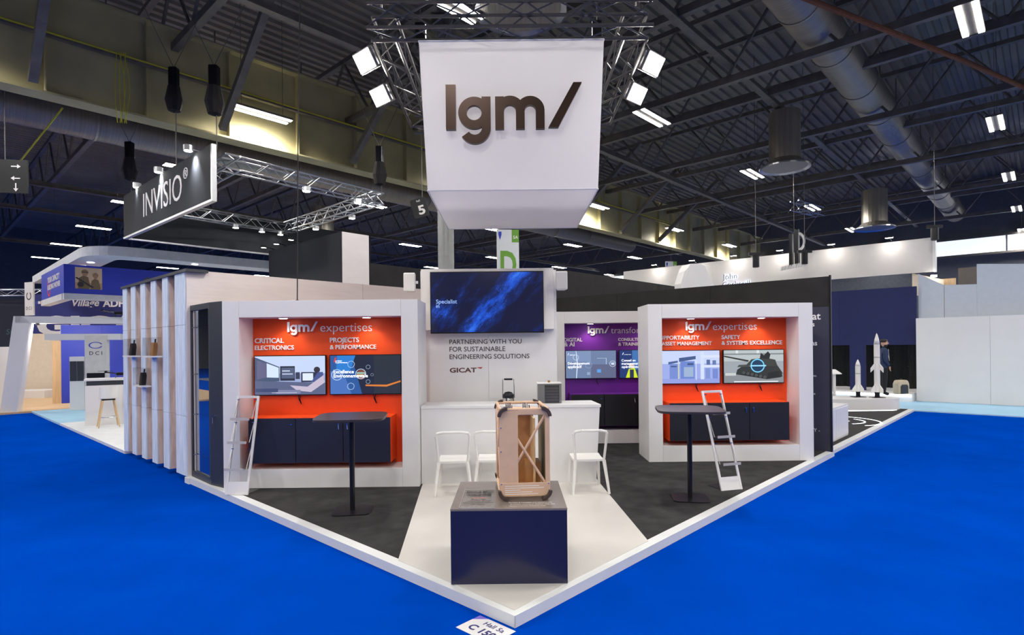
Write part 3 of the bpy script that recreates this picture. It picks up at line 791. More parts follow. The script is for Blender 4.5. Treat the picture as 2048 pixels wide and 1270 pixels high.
# front plate: solid left part, rounded opening on the right
bx('front_plate', (-w2, -0.055, -d2, -d2 + 0.012, 0.02, hh - 0.03), TAN, cs, bevel=0.004)
bx('front_rail', (-0.06, w2, -d2, -d2 + 0.02, hh - 0.065, hh - 0.02), TAN, cs, bevel=0.006)
bx('front_rail', (w2 - 0.04, w2, -d2, -d2 + 0.02, 0.1, hh - 0.06), TAN, cs, bevel=0.006)
fp = bx('lower_plate', (-w2 + 0.004, w2 - 0.004, -d2 - 0.006, -d2 + 0.004, 0.02, 0.135), TAN, cs, bevel=0.004)
for i, w in enumerate((0.29, 0.33, 0.13, 0.23, 0.28)):
    bx('print_line', (-0.17, -0.17 + w, -d2 - 0.0068, -d2 - 0.006, 0.106 - i * 0.017, 0.111 - i * 0.017), LETTER_WHITE, fp)
for (x, z) in ((-0.2, 0.125), (0.2, 0.125), (-0.2, 0.4), (-0.2, 0.6)):
    MB().cyl((x, -d2 - 0.009, z), (x, -d2, z), 0.005, n=8).build('screw', CHROME, cs)
# frame tubes
for sx in (-1, 1):
    for sy in (-1, 1):
        MB().cyl((sx * (w2 - 0.012), sy * (d2 - 0.014), 0.02), (sx * (w2 - 0.012), sy * (d2 - 0.014), hh - 0.02), 0.014, n=10).build('frame_post', TAN, cs)
    for z in (0.025, hh - 0.02):
        MB().cyl((sx * (w2 - 0.012), -d2 + 0.01, z), (sx * (w2 - 0.012), d2 - 0.01, z), 0.014, n=10).build('frame_rail', TAN, cs)
    MB().cyl((sx * (w2 - 0.012), -d2 + 0.02, 0.06), (sx * (w2 - 0.012), d2 - 0.02, hh - 0.06), 0.01, n=8).build('side_brace', TAN, cs)
    MB().cyl((sx * (w2 - 0.012), -d2 + 0.02, hh - 0.06), (sx * (w2 - 0.012), d2 - 0.02, 0.06), 0.01, n=8).build('side_brace', TAN, cs)
for sy in (-1, 1):
    for z in (0.025, hh - 0.02):
        MB().cyl((-w2 + 0.01, sy * (d2 - 0.014), z), (w2 - 0.01, sy * (d2 - 0.014), z), 0.014, n=10).build('frame_rail', TAN, cs)
MB().cyl((-0.06, -d2 + 0.03, 0.5), (0.17, -d2 + 0.03, 0.13), 0.011, n=8).build('front_brace', TAN, cs)
MB().cyl((0.18, -d2 + 0.04, 0.7), (-0.06, -d2 + 0.04, 0.3), 0.011, n=8).build('front_brace', TAN, cs)
bx('inner_wall', (-0.17, 0.12, 0.1, 0.11, 0.05, 0.68), TAN_DARK, cs)
bx('inner_shelf', (-0.17, 0.17, -0.2, 0.25, 0.05, 0.06), TAN_DARK, cs)
bx('inner_rack', (0.03, 0.16, -0.12, 0.09, 0.06, 0.26), TAN_DARK, cs)
bx('inner_post', (0.09, 0.105, -0.2, 0.1, 0.06, 0.66), mat('pale_ochre', lin(214, 180, 130), 0.5), cs)
bx('mesh_panel', (w2 - 0.03, w2 - 0.026, -0.25, 0.28, 0.06, 0.68), mat('mesh_olive', lin(120, 108, 70), 0.6, var=0.3, scale=120), cs)
bx('top_plate', (-0.15, 0.15, -0.05, 0.2, hh - 0.06, hh - 0.05), TAN, cs)
for k in range(6):
    for y in (-0.16, 0.06):
        MB().cyl((-0.13 + k * 0.018 + (0.1 if k > 2 else 0), y, hh - 0.05), (-0.13 + k * 0.018 + (0.1 if k > 2 else 0), y + 0.02, hh + 0.0), 0.007, n=8).build('connector', CHROME, cs)
bx('side_latch', (w2, w2 + 0.008, -0.2, -0.17, 0.3, 0.42), BUMPER, cs)
bm_pts = arc(0, 0, 0.055, 0.085, 0, 90, 6)
for sx in (-1, 1):
    for sy in (-1, 1):
        for sz in (0, 1):
            pts = [(x * sx, z * (1 if sz else -1)) for x, z in bm_pts]
            if sx * (1 if sz else -1) < 0: pts = pts[::-1]
            cxx = sx * (w2 - 0.07); czz = (hh - 0.075) if sz else 0.073
            MB().prism_xz([(cxx + x, czz + z) for x, z in pts], sy * (d2 + 0.005) - 0.03, sy * (d2 + 0.005) + 0.03).build('corner_bumper', BUMPER, cs, bevel=0.005)
tl = empty('floor_caption', (0.0, 4.66, ztop), 0, 'white caption lettering on the plinth top in front of the case', 'lettering')
for i, (b, w) in enumerate((('Fourniture de 4 prototypes et 55 exemplaires série', 0.36), ('- Qualification température, vibrations, chocs, pluie', 0.38), ('- Développement en 7 mois / production sur 12 mois', 0.3))):
    text('caption', b, w, LETTER_WHITE, tl, (-0.04, 0.13 - i * 0.05, 0), flat=True, depth=0.001, bold=0.02 if i == 0 else 0)

# ================================================================== bar tables, brochure racks
def bar_table(x, y, rz, label):
    e = empty('bar_table', (x, y, PF + 0.004), rz, label, 'table', 'round-cornered bar tables')
    def sq(a, n=48, p=5.0):
        return [(a * abs(math.cos(t)) ** (2 / p) * (1 if math.cos(t) >= 0 else -1), a * abs(math.sin(t)) ** (2 / p) * (1 if math.sin(t) >= 0 else -1)) for t in [2 * math.pi * i / n for i in range(n)]]
    MB().prism_xy(sq(0.40), 1.085, 1.115).build('table_top', TABLE_TOP, e, bevel=0.004)
    MB().cyl((0, 0, 0.012), (0, 0, 1.085), 0.03, n=16).build('column', BLACK_MET, e)
    MB().prism_xy(sq(0.22, p=6), 0.0, 0.012).build('base_plate', BLACK_MET, e, rz=0.0, bevel=0.003)
    MB().cyl((0, 0, 1.06), (0, 0, 1.085), 0.1, n=16).build('mount_plate', BLACK_MET, e)


bar_table(-1.89, 6.754, math.radians(8), 'dark square-topped bar table before the critical electronics niche')
bar_table(2.19, 7.145, math.radians(-10), 'dark square-topped bar table before the safety niche')


def brochure_rack(p, rz, lean, label):
    e = empty('brochure_rack', p, rz, label, 'rack', 'white leaning brochure racks')
    H = 1.27; w = 0.145
    tip = lean
    f = lambda s, z: (s, tip * z / H, z)
    for s in (-1, 1):
        MB().hexa([(s * w - 0.014, -0.01, 0), (s * w + 0.014, -0.01, 0), (s * w + 0.014, 0.012, 0), (s * w - 0.014, 0.012, 0)],
                  [(s * w - 0.014, tip - 0.01, H), (s * w + 0.014, tip - 0.01, H), (s * w + 0.014, tip + 0.012, H), (s * w - 0.014, tip + 0.012, H)]).build('side_rail', WHITE, e)
    bx('top_rail', (-w - 0.014, w + 0.014, tip - 0.01, tip + 0.012, H - 0.03, H), WHITE, e)
    MB().hexa([(-w, -0.006, 0.0), (w, -0.006, 0.0), (w, 0.004, 0.0), (-w, 0.004, 0.0)], [(-w, tip * 0.13 - 0.006, 0.16), (w, tip * 0.13 - 0.006, 0.16), (w, tip * 0.13 + 0.004, 0.16), (-w, tip * 0.13 + 0.004, 0.16)]).build('foot_plate', WHITE, e)
    MB().hexa([(-w, 0.04, 0.0), (w, 0.04, 0.0), (w, 0.3, 0.0), (-w, 0.3, 0.0)], [(-w, 0.045, 0.006), (w, 0.045, 0.006), (w, 0.3, 0.004), (-w, 0.3, 0.004)]).build('base_foot', BLACK_MET, e)
    for z in (0.46, 0.8, 1.1):
        y = tip * (z + 0.12) / H
        t = MB().hexa([(-w + 0.015, y - 0.13, z - 0.13), (w - 0.015, y - 0.13, z - 0.13), (w - 0.015, y - 0.126, z - 0.13), (-w + 0.015, y - 0.126, z - 0.13)],
                      [(-w + 0.015, y - 0.004, z + 0.13), (w - 0.015, y - 0.004, z + 0.13), (w - 0.015, y, z + 0.13), (-w + 0.015, y, z + 0.13)])
        t = t.build('acrylic_tray', CLEAR, e)
        MB().box(-w + 0.015, w - 0.015, y - 0.2, y - 0.126, z - 0.135, z - 0.13).box(-w + 0.015, w - 0.015, y - 0.203, y - 0.2, z - 0.135, z - 0.105).build('tray_lip', PANE, t)
        MB().hexa([(-w + 0.012, y - 0.132, z - 0.13), (-w + 0.018, y - 0.132, z - 0.13), (-w + 0.018, y - 0.124, z - 0.13), (-w + 0.012, y - 0.124, z - 0.13)], [(-w + 0.012, y - 0.006, z + 0.13), (-w + 0.018, y - 0.006, z + 0.13), (-w + 0.018, y + 0.002, z + 0.13), (-w + 0.012, y + 0.002, z + 0.13)]).build('tray_edge', MATS['acrylic_edge'], t)
        MB().hexa([(w - 0.018, y - 0.132, z - 0.13), (w - 0.012, y - 0.132, z - 0.13), (w - 0.012, y - 0.124, z - 0.13), (w - 0.018, y - 0.124, z - 0.13)], [(w - 0.018, y - 0.006, z + 0.13), (w - 0.012, y - 0.006, z + 0.13), (w - 0.012, y + 0.002, z + 0.13), (w - 0.018, y + 0.002, z + 0.13)]).build('tray_edge', MATS['acrylic_edge'], t)
        bx('tray_edge', (-w + 0.012, w - 0.012, y - 0.206, y - 0.2, z - 0.137, z - 0.103), MATS['acrylic_edge'], t)
        for s in (-1, 1):
            MB().cyl((s * (w - 0.005), y - 0.02, z + 0.12), (s * (w - 0.04), y - 0.02, z + 0.12), 0.005, n=6).build('peg', CHROME, t)


brochure_rack((-3.63, 7.55, PF + 0.004), math.radians(-6), 0.3, 'white leaning brochure rack before the left niche post')
brochure_rack((2.855, 7.53, PF + 0.004), math.radians(16), 0.42, 'white leaning brochure rack with clear trays beside right bar table')

# ================================================================== showcase at left + concrete-look wall
A, B, Cc = Vector((-4.86, 8.705, 0)), Vector((-4.265, 8.125, 0)), Vector((-3.985, 7.93, 0))
ddir = (B - A).normalized(); L = (B - A).length
sc = empty('glass_showcase', (A.x, A.y, PF), math.atan2(ddir.y, ddir.x), 'tall narrow anthracite showcase with mirrored back beside left niche', 'cabinet')
H = 2.575
for (a, b) in ((0, 0.05), (L - 0.05, L)):
    bx('frame_post', (a, b, 0, 0.05, 0, H), GREY_FRAME, sc)
bx('frame_rail', (0.05, L - 0.05, 0, 0.05, 0, 0.09), GREY_FRAME, sc)
bx('frame_rail', (0.05, L - 0.05, 0, 0.05, H - 0.08, H), GREY_FRAME, sc)
bx('glass_door', (0.05, L - 0.05, 0.018, 0.024, 0.09, H - 0.08), PANE, sc)
bx('mirror_back', (0.05, L - 0.05, 0.03, 0.037, 0.09, H - 0.08), MIRROR, sc)
bx('side_lining', (0.05, 0.1, 0.025, 0.029, 0.09, H - 0.08), BLUSH, sc)
bx('cap', (0.0, L, 0.05, 0.24, H - 0.04, H), GREY_FRAME, sc)
bx('floor_board', (0.0, L, 0.05, 0.24, 0.0, 0.05), GREY_FRAME, sc)
for z in (0.35, 0.95, 1.55, 2.25):
    g = bx('glass_shelf', (0.05, L - 0.05, 0.025, 0.029, z, z + 0.008), PANE, sc)
    for yy in (0.008,):
        MB().cyl((0.1, yy, z - 0.01), (0.135, yy, z - 0.01), 0.008, n=8).build('clip', CHROME, g)
e2 = (Cc - B)
sd = bx('side_door', (0, e2.length, 0, 0.03, 0, H), GREY_FRAME, sc)
sd.location = (L, 0, 0); sd.rotation_euler = (0, 0, math.atan2(e2.y, e2.x) - math.atan2(ddir.y, ddir.x))
MB().cyl((0.12, -0.012, 0.98), (0.12, 0, 0.98), 0.014, n=10).box(0.115, 0.125, -0.035, -0.012, 0.96, 1.0).cyl((0.12, -0.03, 0.96), (0.125, -0.03, 0.88), 0.009, n=6).build('lock', CHROME, sd)

pw = empty('wall_concrete', UV(0.0, 6.74, PF), ANG, 'slatted partition of tall concrete-look posts along the left aisle', 'partition', kind='structure')
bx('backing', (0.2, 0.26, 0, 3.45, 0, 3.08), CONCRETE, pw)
for i, (a, b) in enumerate(((3.18, 3.45), (2.62, 2.89), (2.015, 2.285), (1.41, 1.68), (0.795, 1.065), (0.0, 0.45))):
    for (z0, z1) in ((0.0, 0.898), (0.902, 2.283), (2.287, 3.08)):
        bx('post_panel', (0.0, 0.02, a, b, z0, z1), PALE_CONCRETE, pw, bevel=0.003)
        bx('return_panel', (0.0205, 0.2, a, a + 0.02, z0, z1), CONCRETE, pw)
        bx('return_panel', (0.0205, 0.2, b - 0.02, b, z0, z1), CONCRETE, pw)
bx('cap_strip', (-0.02, 0.3, -0.12, 3.5, 3.08, 3.125), GREY_FRAME, pw)
for i, (a, b, z) in enumerate(((2.3, 2.88, 1.815), (1.07, 1.66, 1.815), (1.7, 2.27, 1.305))):
    wpos = UV(-0.14, 6.74 + a, PF + z)
    s = empty('small_shelf', wpos, ANG, 'small white shelf with clear box, ' + ('far upper one on concrete posts', 'near upper one on concrete posts', 'lower one on concrete posts')[i], 'shelf')
    bx('board', (0, 0.138, 0, b - a, -0.025, 0), WHITE, s)
    MB().box(0.0, 0.004, 0.02, b - a - 0.02, 0, 0.3).box(0.004, 0.13, 0.02, 0.024, 0, 0.3).box(0.004, 0.13, b - a - 0.024, b - a - 0.02, 0, 0.3).box(0, 0.13, 0.02, b - a - 0.02, 0.3, 0.304).build('clear_cover', PANE, s)
    dv = empty('handset', UV(-0.07, 6.74 + a + 0.22, PF + z), ANG + 0.5, ('dark rugged handset on the far upper shelf', 'tan holstered device on the near upper shelf', 'dark radio unit on the lower shelf')[i], 'device')
    mt = (BLACK_MET, TAN_DARK, BLACK_MET)[i]
    MB().prism_xz([(-0.05, 0), (0.04, 0), (0.06, 0.16), (0.05, 0.22), (-0.02, 0.22), (-0.04, 0.1)], -0.03, 0.03).build('body', mt, dv, bevel=0.006)
    MB().cyl((0.03, 0, 0.2), (0.04, 0, 0.28), 0.012, n=8).build('antenna', BLACK_MET, dv)

# ================================================================== hanging cube sign and black truss
hs = empty('hanging_cube_sign', (0.03, 7.0, 3.9), 0, 'big white fabric cube hanging over the stand with bronze letters', 'sign')
b0, t0 = 1.036, 1.118
lo4 = [(-b0, 0, 0), (b0, 0, 0), (b0, 2.3, 0), (-b0, 2.3, 0)]
hi4 = [(-t0, -0.05, 1.79), (t0, -0.05, 1.79), (t0, 2.35, 1.79), (-t0, 2.35, 1.79)]
for i, nm in enumerate(('front_fabric', 'side_fabric', 'back_fabric', 'side_fabric')):
    j = (i + 1) % 4
    MB().add([lo4[i], lo4[j], hi4[j], hi4[i]], [(0, 1, 2, 3)]).build(nm, SIGN_FABRIC, hs)
MB().add(lo4, [(0, 1, 2, 3)]).build('bottom_fabric', SIGN_FABRIC, hs)
for q in (lo4, hi4):
    for i in range(4):
        MB().cyl(q[i], q[(i + 1) % 4], 0.009, n=6).build('frame_tube', WHITE, hs)
K = 0.002374
lgm(hs, (-0.79, -0.05, 0.69), K, BRONZE, -0.085, -0.03)

def box_truss(parent, L, s, mt, step=0.36, r=0.022):
    """box truss along local x from 0 to L with side s; chords and braces are separate children"""
    for y in (0, s):
        for z in (0, s):
            MB().cyl((0, y, z), (L, y, z), r, n=8).build('chord', mt, parent)
    n = max(2, int(L / step)); st = L / n
    d1 = MB().cyl((0, 0, 0), (st, 0, s), r * 0.45, n=5).mesh('brace'); d1.materials.append(mt)
    d2 = MB().cyl((0, 0, s), (st, 0, 0), r * 0.45, n=5).mesh('brace'); d2.materials.append(mt)
    h1 = MB().cyl((0, 0, 0), (st, s, 0), r * 0.45, n=5).mesh('brace'); h1.materials.append(mt)
    h2 = MB().cyl((0, s, 0), (st, 0, 0), r * 0.45, n=5).mesh('brace'); h2.materials.append(mt)
    out = []
    for i in range(n):
        for y in (0, s):
            out.append(link('brace', d1 if i % 2 == 0 else d2, mt, parent, (i * st, y, 0)))
        for z in (0, s):
            out.append(link('brace', h1 if i % 2 == 0 else h2, mt, parent, (i * st, 0, z)))
    return out


def truss_run(p0, p1, s, mt, label, group, step=0.36):
    p0 = Vector(p0); p1 = Vector(p1)
    e = empty('lighting_truss', p0, math.atan2(p1.y - p0.y, p1.x - p0.x), label, 'truss', group)
    box_truss(e, (p1 - p0).length, s, mt, step)
    return e


tz = 5.71
for (a, b, lab) in (((-1.65, 6.68, tz), (1.68, 6.68, tz), 'black box truss along the front top of the hanging cube'), ((-1.36, 6.98, tz), (-1.36, 9.7, tz), 'black box truss receding left of the hanging cube'),
                    ((1.68, 6.98, tz), (1.68, 9.7, tz), 'black box truss receding right of the hanging cube'), ((-1.65, 9.7, tz), (1.68, 9.7, tz), 'black box truss behind the hanging cube')):
    truss_run(a, b, 0.29, TRUSS_BLACK, lab, 'black truss ring around the hanging cube')
for i, (x, y, lab) in enumerate(((-1.72, 7.15, 'front floodlight on the left side of black truss'), (-1.76, 8.15, 'rear floodlight on the left side of black truss'), (1.76, 7.3, 'front floodlight on the right side of black truss'), (1.74, 8.17, 'rear floodlight on the right side of black truss'))):
    s = -1 if x < 0 else 1
    fl = empty('floodlight', (x + s * 0.06, y, 5.56), 0, lab, 'floodlight', 'floodlights on the black truss')
    aim = Vector((s * 0.55, -0.62, -0.55)).normalized()
    q = aim.to_track_quat('-Y', 'Z').to_matrix().to_4x4()
    def tb(dims, nm, mt):
        o = bx(nm, dims, mt, fl); o.data.transform(q); return o
    tb((-0.17, 0.17, -0.02, 0.07, -0.125, 0.125), 'housing', STEEL_DARK)
    tb((-0.155, 0.155, -0.026, -0.021, -0.11, 0.11), 'lamp_face', FLOOD)
    tb((-0.19, -0.17, 0.0, 0.02, -0.1, 0.1), 'yoke', ALU); tb((0.17, 0.19, 0.0, 0.02, -0.1, 0.1), 'yoke', ALU)
    MB().cyl((0, 0, 0.1), (-s * 0.1, 0, 0.28), 0.014, n=8).build('clamp', BLACK_MET, fl)
    area_light('floodlight_light', tuple(aim * 0.06), 0.3, 0.22, FLOOD_W, (1.0, 0.97, 0.9), direction=tuple(aim), parent=fl)
# suspension chains and cables
for i, (x, y) in enumerate(((-1.5, 6.8), (1.5, 6.8), (-1.5, 9.8), (1.5, 9.8))):
    h = empty('chain_hoist', (x, y, 6.0), 0, 'black hoist chain holding ' + ('front left', 'front right', 'rear left', 'rear right')[i] + ' corner of the black truss', 'hoist')
    MB().cyl((0, 0, 0), (0, 0, 6.5), 0.012, n=5).build('chain', STEEL_DARK, h)
    MB().box(-0.09, 0.09, -0.07, 0.07, 1.1, 1.5).build('motor', BLACK_MET, h, bevel=0.02)
pc = empty('power_cable', (0, 0, 0), 0, 'thin black power cable dropping to the top of the left niche', 'cable')
MB().tube([(-3.2, 8.6, 2.6), (-3.17, 8.62, 5.2), (-3.1, 8.7, 9.0), (-3.0, 8.8, 12.4)], 0.009, 6).build('cable', BLACK_CLOTH, pc)
MB().cyl((-3.2, 8.6, 2.6), (-3.2, 8.6, 2.72), 0.025, n=8).build('plug', BLACK_MET, pc)

# ================================================================== floor marker
fm = empty('floor_sticker', (-0.2, 4.06, 0.001), math.atan2(-VD.y, -VD.x), 'white stand number sticker on the blue carpet reading Hall 5a C 150', 'sticker')
MB().prism_xy([(-0.19, -0.12), (0.17, -0.12), (0.17, 0.12), (-0.1, 0.12), (-0.19, 0.04)], 0, 0.002).build('sheet', WHITE, fm)
text('lettering', 'Hall 5a', 0.19, mat('navy_ink', lin(40, 40, 110), 0.5), fm, (0.02, 0.035, 0.0022), flat=True, depth=0.001, bold=0.008, center=True)
text('lettering', 'C 150', 0.24, MATS['navy_ink'], fm, (-0.01, -0.07, 0.0022), flat=True, depth=0.001, bold=0.03, center=True)
MB().prism_xy([(-0.19, 0.04), (-0.1, 0.12), (-0.19, 0.12)], 0, 0.002).build('corner_patch', mat('violet_ink', lin(120, 100, 200), 0.5), fm)

# ================================================================== NEIGHBOURING STANDS, LEFT
FACE_U = ANG - math.pi / 2          # panels that face the left-front aisle: local x runs to the right


def floor_patch(name, u0, u1, v0, v1, z, mt, label):
    tag(MB().prism_xy(uvrect(u0, u1, v0, v1), 0.0, z).build(name, mt), label, 'floor', kind='structure')


floor_patch('floor_white', 0.02, 7, 10.25, 16.6, 0.06, mat('white_floor', lin(225, 228, 230), 0.4), 'white floor of the stand beyond the concrete posts')
floor_patch('floor_pale', 0.02, 9, 16.6, 21.3, 0.05, PALE_BLUE, 'pale blue carpet strip beside the white floor')
floor_patch('floor_wood', -6, 12, 21.3, 30, 0.06, WOOD, 'pale wooden floor of the far left stand')
floor_patch('floor_grey', 8.5, 40, 6.8, 40, 0.02, mat('grey_floor', lin(120, 122, 126), 0.8), 'grey floor of the stands behind')
floor_patch('floor_grey_2', -26, -9, -42, 40, 0.02, MATS['grey_floor'], 'grey floor behind the photographer')
floor_patch('floor_grey_3', -9, 46, -42, -9, 0.02, MATS['grey_floor'], 'grey floor beyond the right aisle')

# INVISIO sign: two fabric fascias on a square truss
A1 = Vector((-11.0, 16.37)); B1 = Vector((-6.37, 12.27)); L1 = (B1 - A1).length
iv = empty('hanging_fascia', (A1.x, A1.y, 5.2), math.atan2(B1.y - A1.y, B1.x - A1.x), 'black hanging fascia with thin white INVISIO lettering', 'sign')
bx('fabric_panel', (0, L1, 0, 0.08, 0, 1.17), SIGN_BLACK, iv)
bx('bottom_edge', (0, L1, -0.01, 0.09, -0.05, 0), ALU, iv)
bx('end_edge', (L1, L1 + 0.06, -0.01, 0.09, -0.05, 1.17), ALU, iv)
text('lettering', 'INVISIO', 2.75, LETTER_WHITE, iv, (1.75, 0, 0.3), depth=0.01, bold=-0.004, height=0.62)
text('lettering', '®', 0.28, LETTER_WHITE, iv, (4.6, 0, 0.72), depth=0.01, height=0.26)
iv2 = empty('hanging_fascia', (A1.x + 0.1, A1.y + 0.1, 5.2), ANG, 'plain dark hanging fascia running back from the INVISIO fascia', 'sign')
bx('fabric_panel', (0, 8.0, 0, 0.08, 0, 1.1), SIGN_BLACK, iv2)
bx('bottom_edge', (0, 8.0, -0.01, 0.09, -0.04, 0), ALU, iv2)
PA = Vector((B1.x + 0.2, B1.y + 0.25, 5.95)); PB = Vector((-3.5, 15.9, 5.95)); PD = Vector((A1.x + 0.85, A1.y - 0.05, 5.95)); PC = PB + (PD - PA)
for a, b, lab in ((PA, PB, 'silver box truss running back from the INVISIO fascia, near side'), (PB, PC, 'silver box truss closing the far end of the INVISIO ring'), (PD, PC, 'silver box truss running back on the far side of INVISIO ring'), (PD, PA, 'silver box truss behind the top of the INVISIO fascia')):
    truss_run(a, b, 0.3, ALU, lab, 'silver truss ring of the INVISIO stand', 0.33)
for i, t in enumerate((0.1, 0.45, 0.85)):
    p = PD.lerp(PA, t) + Vector((-0.35, -0.35, 0.5))
    s = empty('arm_spotlight', p, 0, ('left', 'middle', 'right')[i] + ' arm spotlight shining down the INVISIO fascia', 'spotlight', 'arm lights above INVISIO')
    MB().cyl((0, 0, 0), (0.35, 0.35, -0.05), 0.012, n=6).build('arm', ALU, s)
    MB().cyl((0, 0, -0.06), (0, 0, 0.06), 0.1, n=12).build('head', ALU, s)
    MB().cyl((0, 0, -0.065), (0, 0, -0.06), 0.085, n=12).build('lamp_disc', FLOOD, s)
    area_light('spot_light', (0, 0, -0.08), 0.12, 0.12, 14, (0.95, 0.98, 1.0), direction=(0.35, 0.38, -1), parent=s, spread=80)
for i, (a, b, t) in enumerate(((PA, PB, 0.45), (PA, PB, 0.8), (PD, PC, 0.55), (PD, PC, 0.75), (PD, PC, 0.9), (PB, PC, 0.3), (PB, PC, 0.7))):
    p = a.lerp(b, t) + Vector((0, 0, -0.08))
    s = empty('truss_downlight', p, 0, 'small bright downlight clamped under the silver truss', 'lamp', 'downlights on the silver truss')
    MB().cyl((0, 0, -0.05), (0, 0, 0.05), 0.1, n=12).build('housing', ALU, s)
    MB().cyl((0, 0, -0.056), (0, 0, -0.05), 0.085, n=12).build('lamp_disc', FLOOD, s)
    MB().cyl((0, 0, 0.05), (0, 0, 0.12), 0.02, n=6).build('clamp', BLACK_MET, s)


def hoist(p, top, label, bag=True):
    h = empty('chain_hoist', p, 0, label, 'hoist')
    MB().box(-0.1, 0.1, -0.09, 0.09, -0.25, 0.25).build('motor', BLACK_MET, h, bevel=0.03)
    if bag:
        MB().lathe([(0.0, -0.85), (0.14, -0.8), (0.2, -0.55), (0.13, -0.2)], n=10).build('chain_bag', BLACK_CLOTH, h)
    MB().cyl((0.04, 0, -0.25), (0.04, 0, top - p[2]), 0.012, n=5).build('chain', STEEL_DARK, h)
    for sx in (-1, 1):
        MB().cyl((0, 0, 0.25), (sx * 0.9, 0.2 * sx, 2.3), 0.008, n=5).build('bridle_wire', STEEL_DARK, h)


hoist((-8.15, 14.0, 8.6), 6.3, 'chain hoist with dark bag above the middle of INVISIO fascia')
hoist((-6.4, 12.5, 7.9), 6.3, 'chain hoist with dark bag above the right end of INVISIO fascia')
hoist((-10.7, 16.2, 7.6), 6.3, 'chain hoist above the left end of INVISIO fascia')
hoist((-3.6, 15.9, 7.3), 6.3, 'chain hoist above the far corner of the silver truss')

# tower block behind the blush wall
tw = empty('corner_tower', (-3.64, 12.4, 0), ANG, 'tall corner tower with dark and white fabric faces behind the blush wall', 'tower')
bx('dark_face', (-0.02, 0.0, 0, 3.5, 0, 4.5), SIGN_BLACK, tw)
bx('white_face', (0.0, 0.66, -0.02, 0.0, 0, 4.5), WHITE_SOFT, tw)
bx('core', (0.0, 0.66, 0.0, 3.5, 0, 4.48), SIGN_BLACK, tw)
for k, yy in enumerate((1.75, 2.5, 3.2)):
    s = MB().cyl((-0.25, yy, 4.55), (0.02, yy, 4.5), 0.012, n=6).box(-0.34, -0.22, yy - 0.03, yy + 0.03, 4.52, 4.57).build('arm_light', BLACK_MET, tw)
    bx('lamp_disc', (-0.33, -0.23, yy - 0.025, yy + 0.025, 4.512, 4.519), LAMP, s)

# white ring canopy with downlights
path = []
P0 = Vector((-21.2, 25.5)); P1 = Vector((-13.0, 17.7)); P2 = Vector((-8.6, 22.2))
d0 = (P1 - P0).normalized(); d1 = (P2 - P1).normalized()
R0 = 1.4
path.append(P0)
for i in range(9):
    t = i / 8
    a = P1 - d0 * R0; c = P1 + d1 * R0
    path.append(a.lerp(P1, t).lerp(P1.lerp(c, t), t))
path.append(P2)
rc = empty('ring_canopy', (0, 0, 0), 0, 'white rounded ring canopy with downlights over the far left stand', 'canopy')
inner = []
for i, p in enumerate(path):
    d = (path[min(i + 1, len(path) - 1)] - path[max(i - 1, 0)]).normalized()
    inner.append(p + Vector((-d.y, d.x)) * 0.95)
m = MB()
for i in range(len(path) - 1):
    q = [path[i], path[i + 1], inner[i + 1], inner[i]]
    m.hexa([(p.x, p.y, 5.0) for p in q], [(p.x, p.y, 5.3) for p in q])
m.build('canopy_band', mat('canopy_white', lin(214, 218, 224), 0.6), rc)
for k in range(7):
    p = (P0.lerp(P1, 0.3 + 0.1 * k) + (inner[0] - P0) * 0.5) if k < 6 else P1.lerp(P2, 0.5) + (inner[-1] - P2) * 0.5
    MB().cyl((p.x, p.y, 4.985), (p.x, p.y, 4.999), 0.1, n=14).build('downlight', LAMP, rc)
# blue printed hanging box with photo of soldiers
hb = empty('hanging_box_sign', (-14.7, 19.0, 3.9), ANG, 'blue printed hanging box sign with a photograph of two soldiers', 'sign')
bx('long_face', (0, 4.2, 0, 0.05, 0, 0.96), ROYAL, hb)
bx('short_face', (-0.05, 0.0, 0.0, 4.2, 0, 0.96), ROYAL, hb)
bx('bottom_lip', (-0.05, 4.2, -0.02, 0.25, -0.2, 0), mat('lip_white', lin(215, 215, 220), 0.6), hb)
bx('bottom_lip', (-0.07, 0.2, 0.25, 4.2, -0.2, 0), MATS['lip_white'], hb)
sand = [(R_(0, 0, 1, 1), (222, 190, 156)), (R_(0, 0, 1, .3), (196, 160, 120)), (disc(.36, .78, .13, 1.0), (150, 120, 84)), (disc(.36, .68, .09, 1.1), (176, 132, 104)), ([(.1, .0), (.14, .5), (.3, .62), (.48, .56), (.56, .1), (.5, 0)], (122, 100, 72)), (disc(.75, .66, .11, 1.0), (156, 126, 90)), (disc(.75, .57, .075, 1.1), (176, 134, 106)), ([(.56, 0), (.6, .4), (.72, .5), (.86, .45), (.95, .05), (.9, 0)], (130, 106, 78)), ([(.0, .5), (.06, .54), (.7, .1), (.62, .06)], (54, 52, 50)), (disc(.2, .2, .12, 1.0), (46, 46, 52)), (R_(.26, .76, .48, .8), (70, 62, 54))]
art('soldier_photo', hb, 0.75, 0.72, sand, PRINT, (0.25, -0.004, 0.17))
drn = [([(0, .5), (.3, .35), (.6, .4), (1, .42), (1, .5), (.5, .62), (.3, .55)], (225, 228, 240)), ([(0, .6), (.2, .45), (.3, .55), (.15, .75)], (70, 74, 96)), (R_(.3, .7, 1, .73), (190, 196, 230))]
art('drone_print', hb, 1.3, 0.7, drn, PRINT, (2.2, -0.004, 0.2))
sf = empty('short_face_print', (0, 0, 0)); sf.parent = hb; sf.location = (-0.052, 3.4, 0.0); sf.rotation_euler = (0, 0, -math.pi / 2)
text('lettering', 'YOUR CAPACITY', 2.2, LETTER_WHITE, sf, (0.5, 0, 0.55), depth=0.004, bold=0.02)
text('lettering', 'BUILDING PARTNER', 2.3, LETTER_WHITE, sf, (0.5, 0, 0.3), depth=0.004, bold=0.02)
mm = MB()
mm.prism_xz([(0.75 + x, 0.35 + z) for x, z in arc(0, 0, 0.22, 0.3, 100, 400, 18)], -0.003, 0.0)
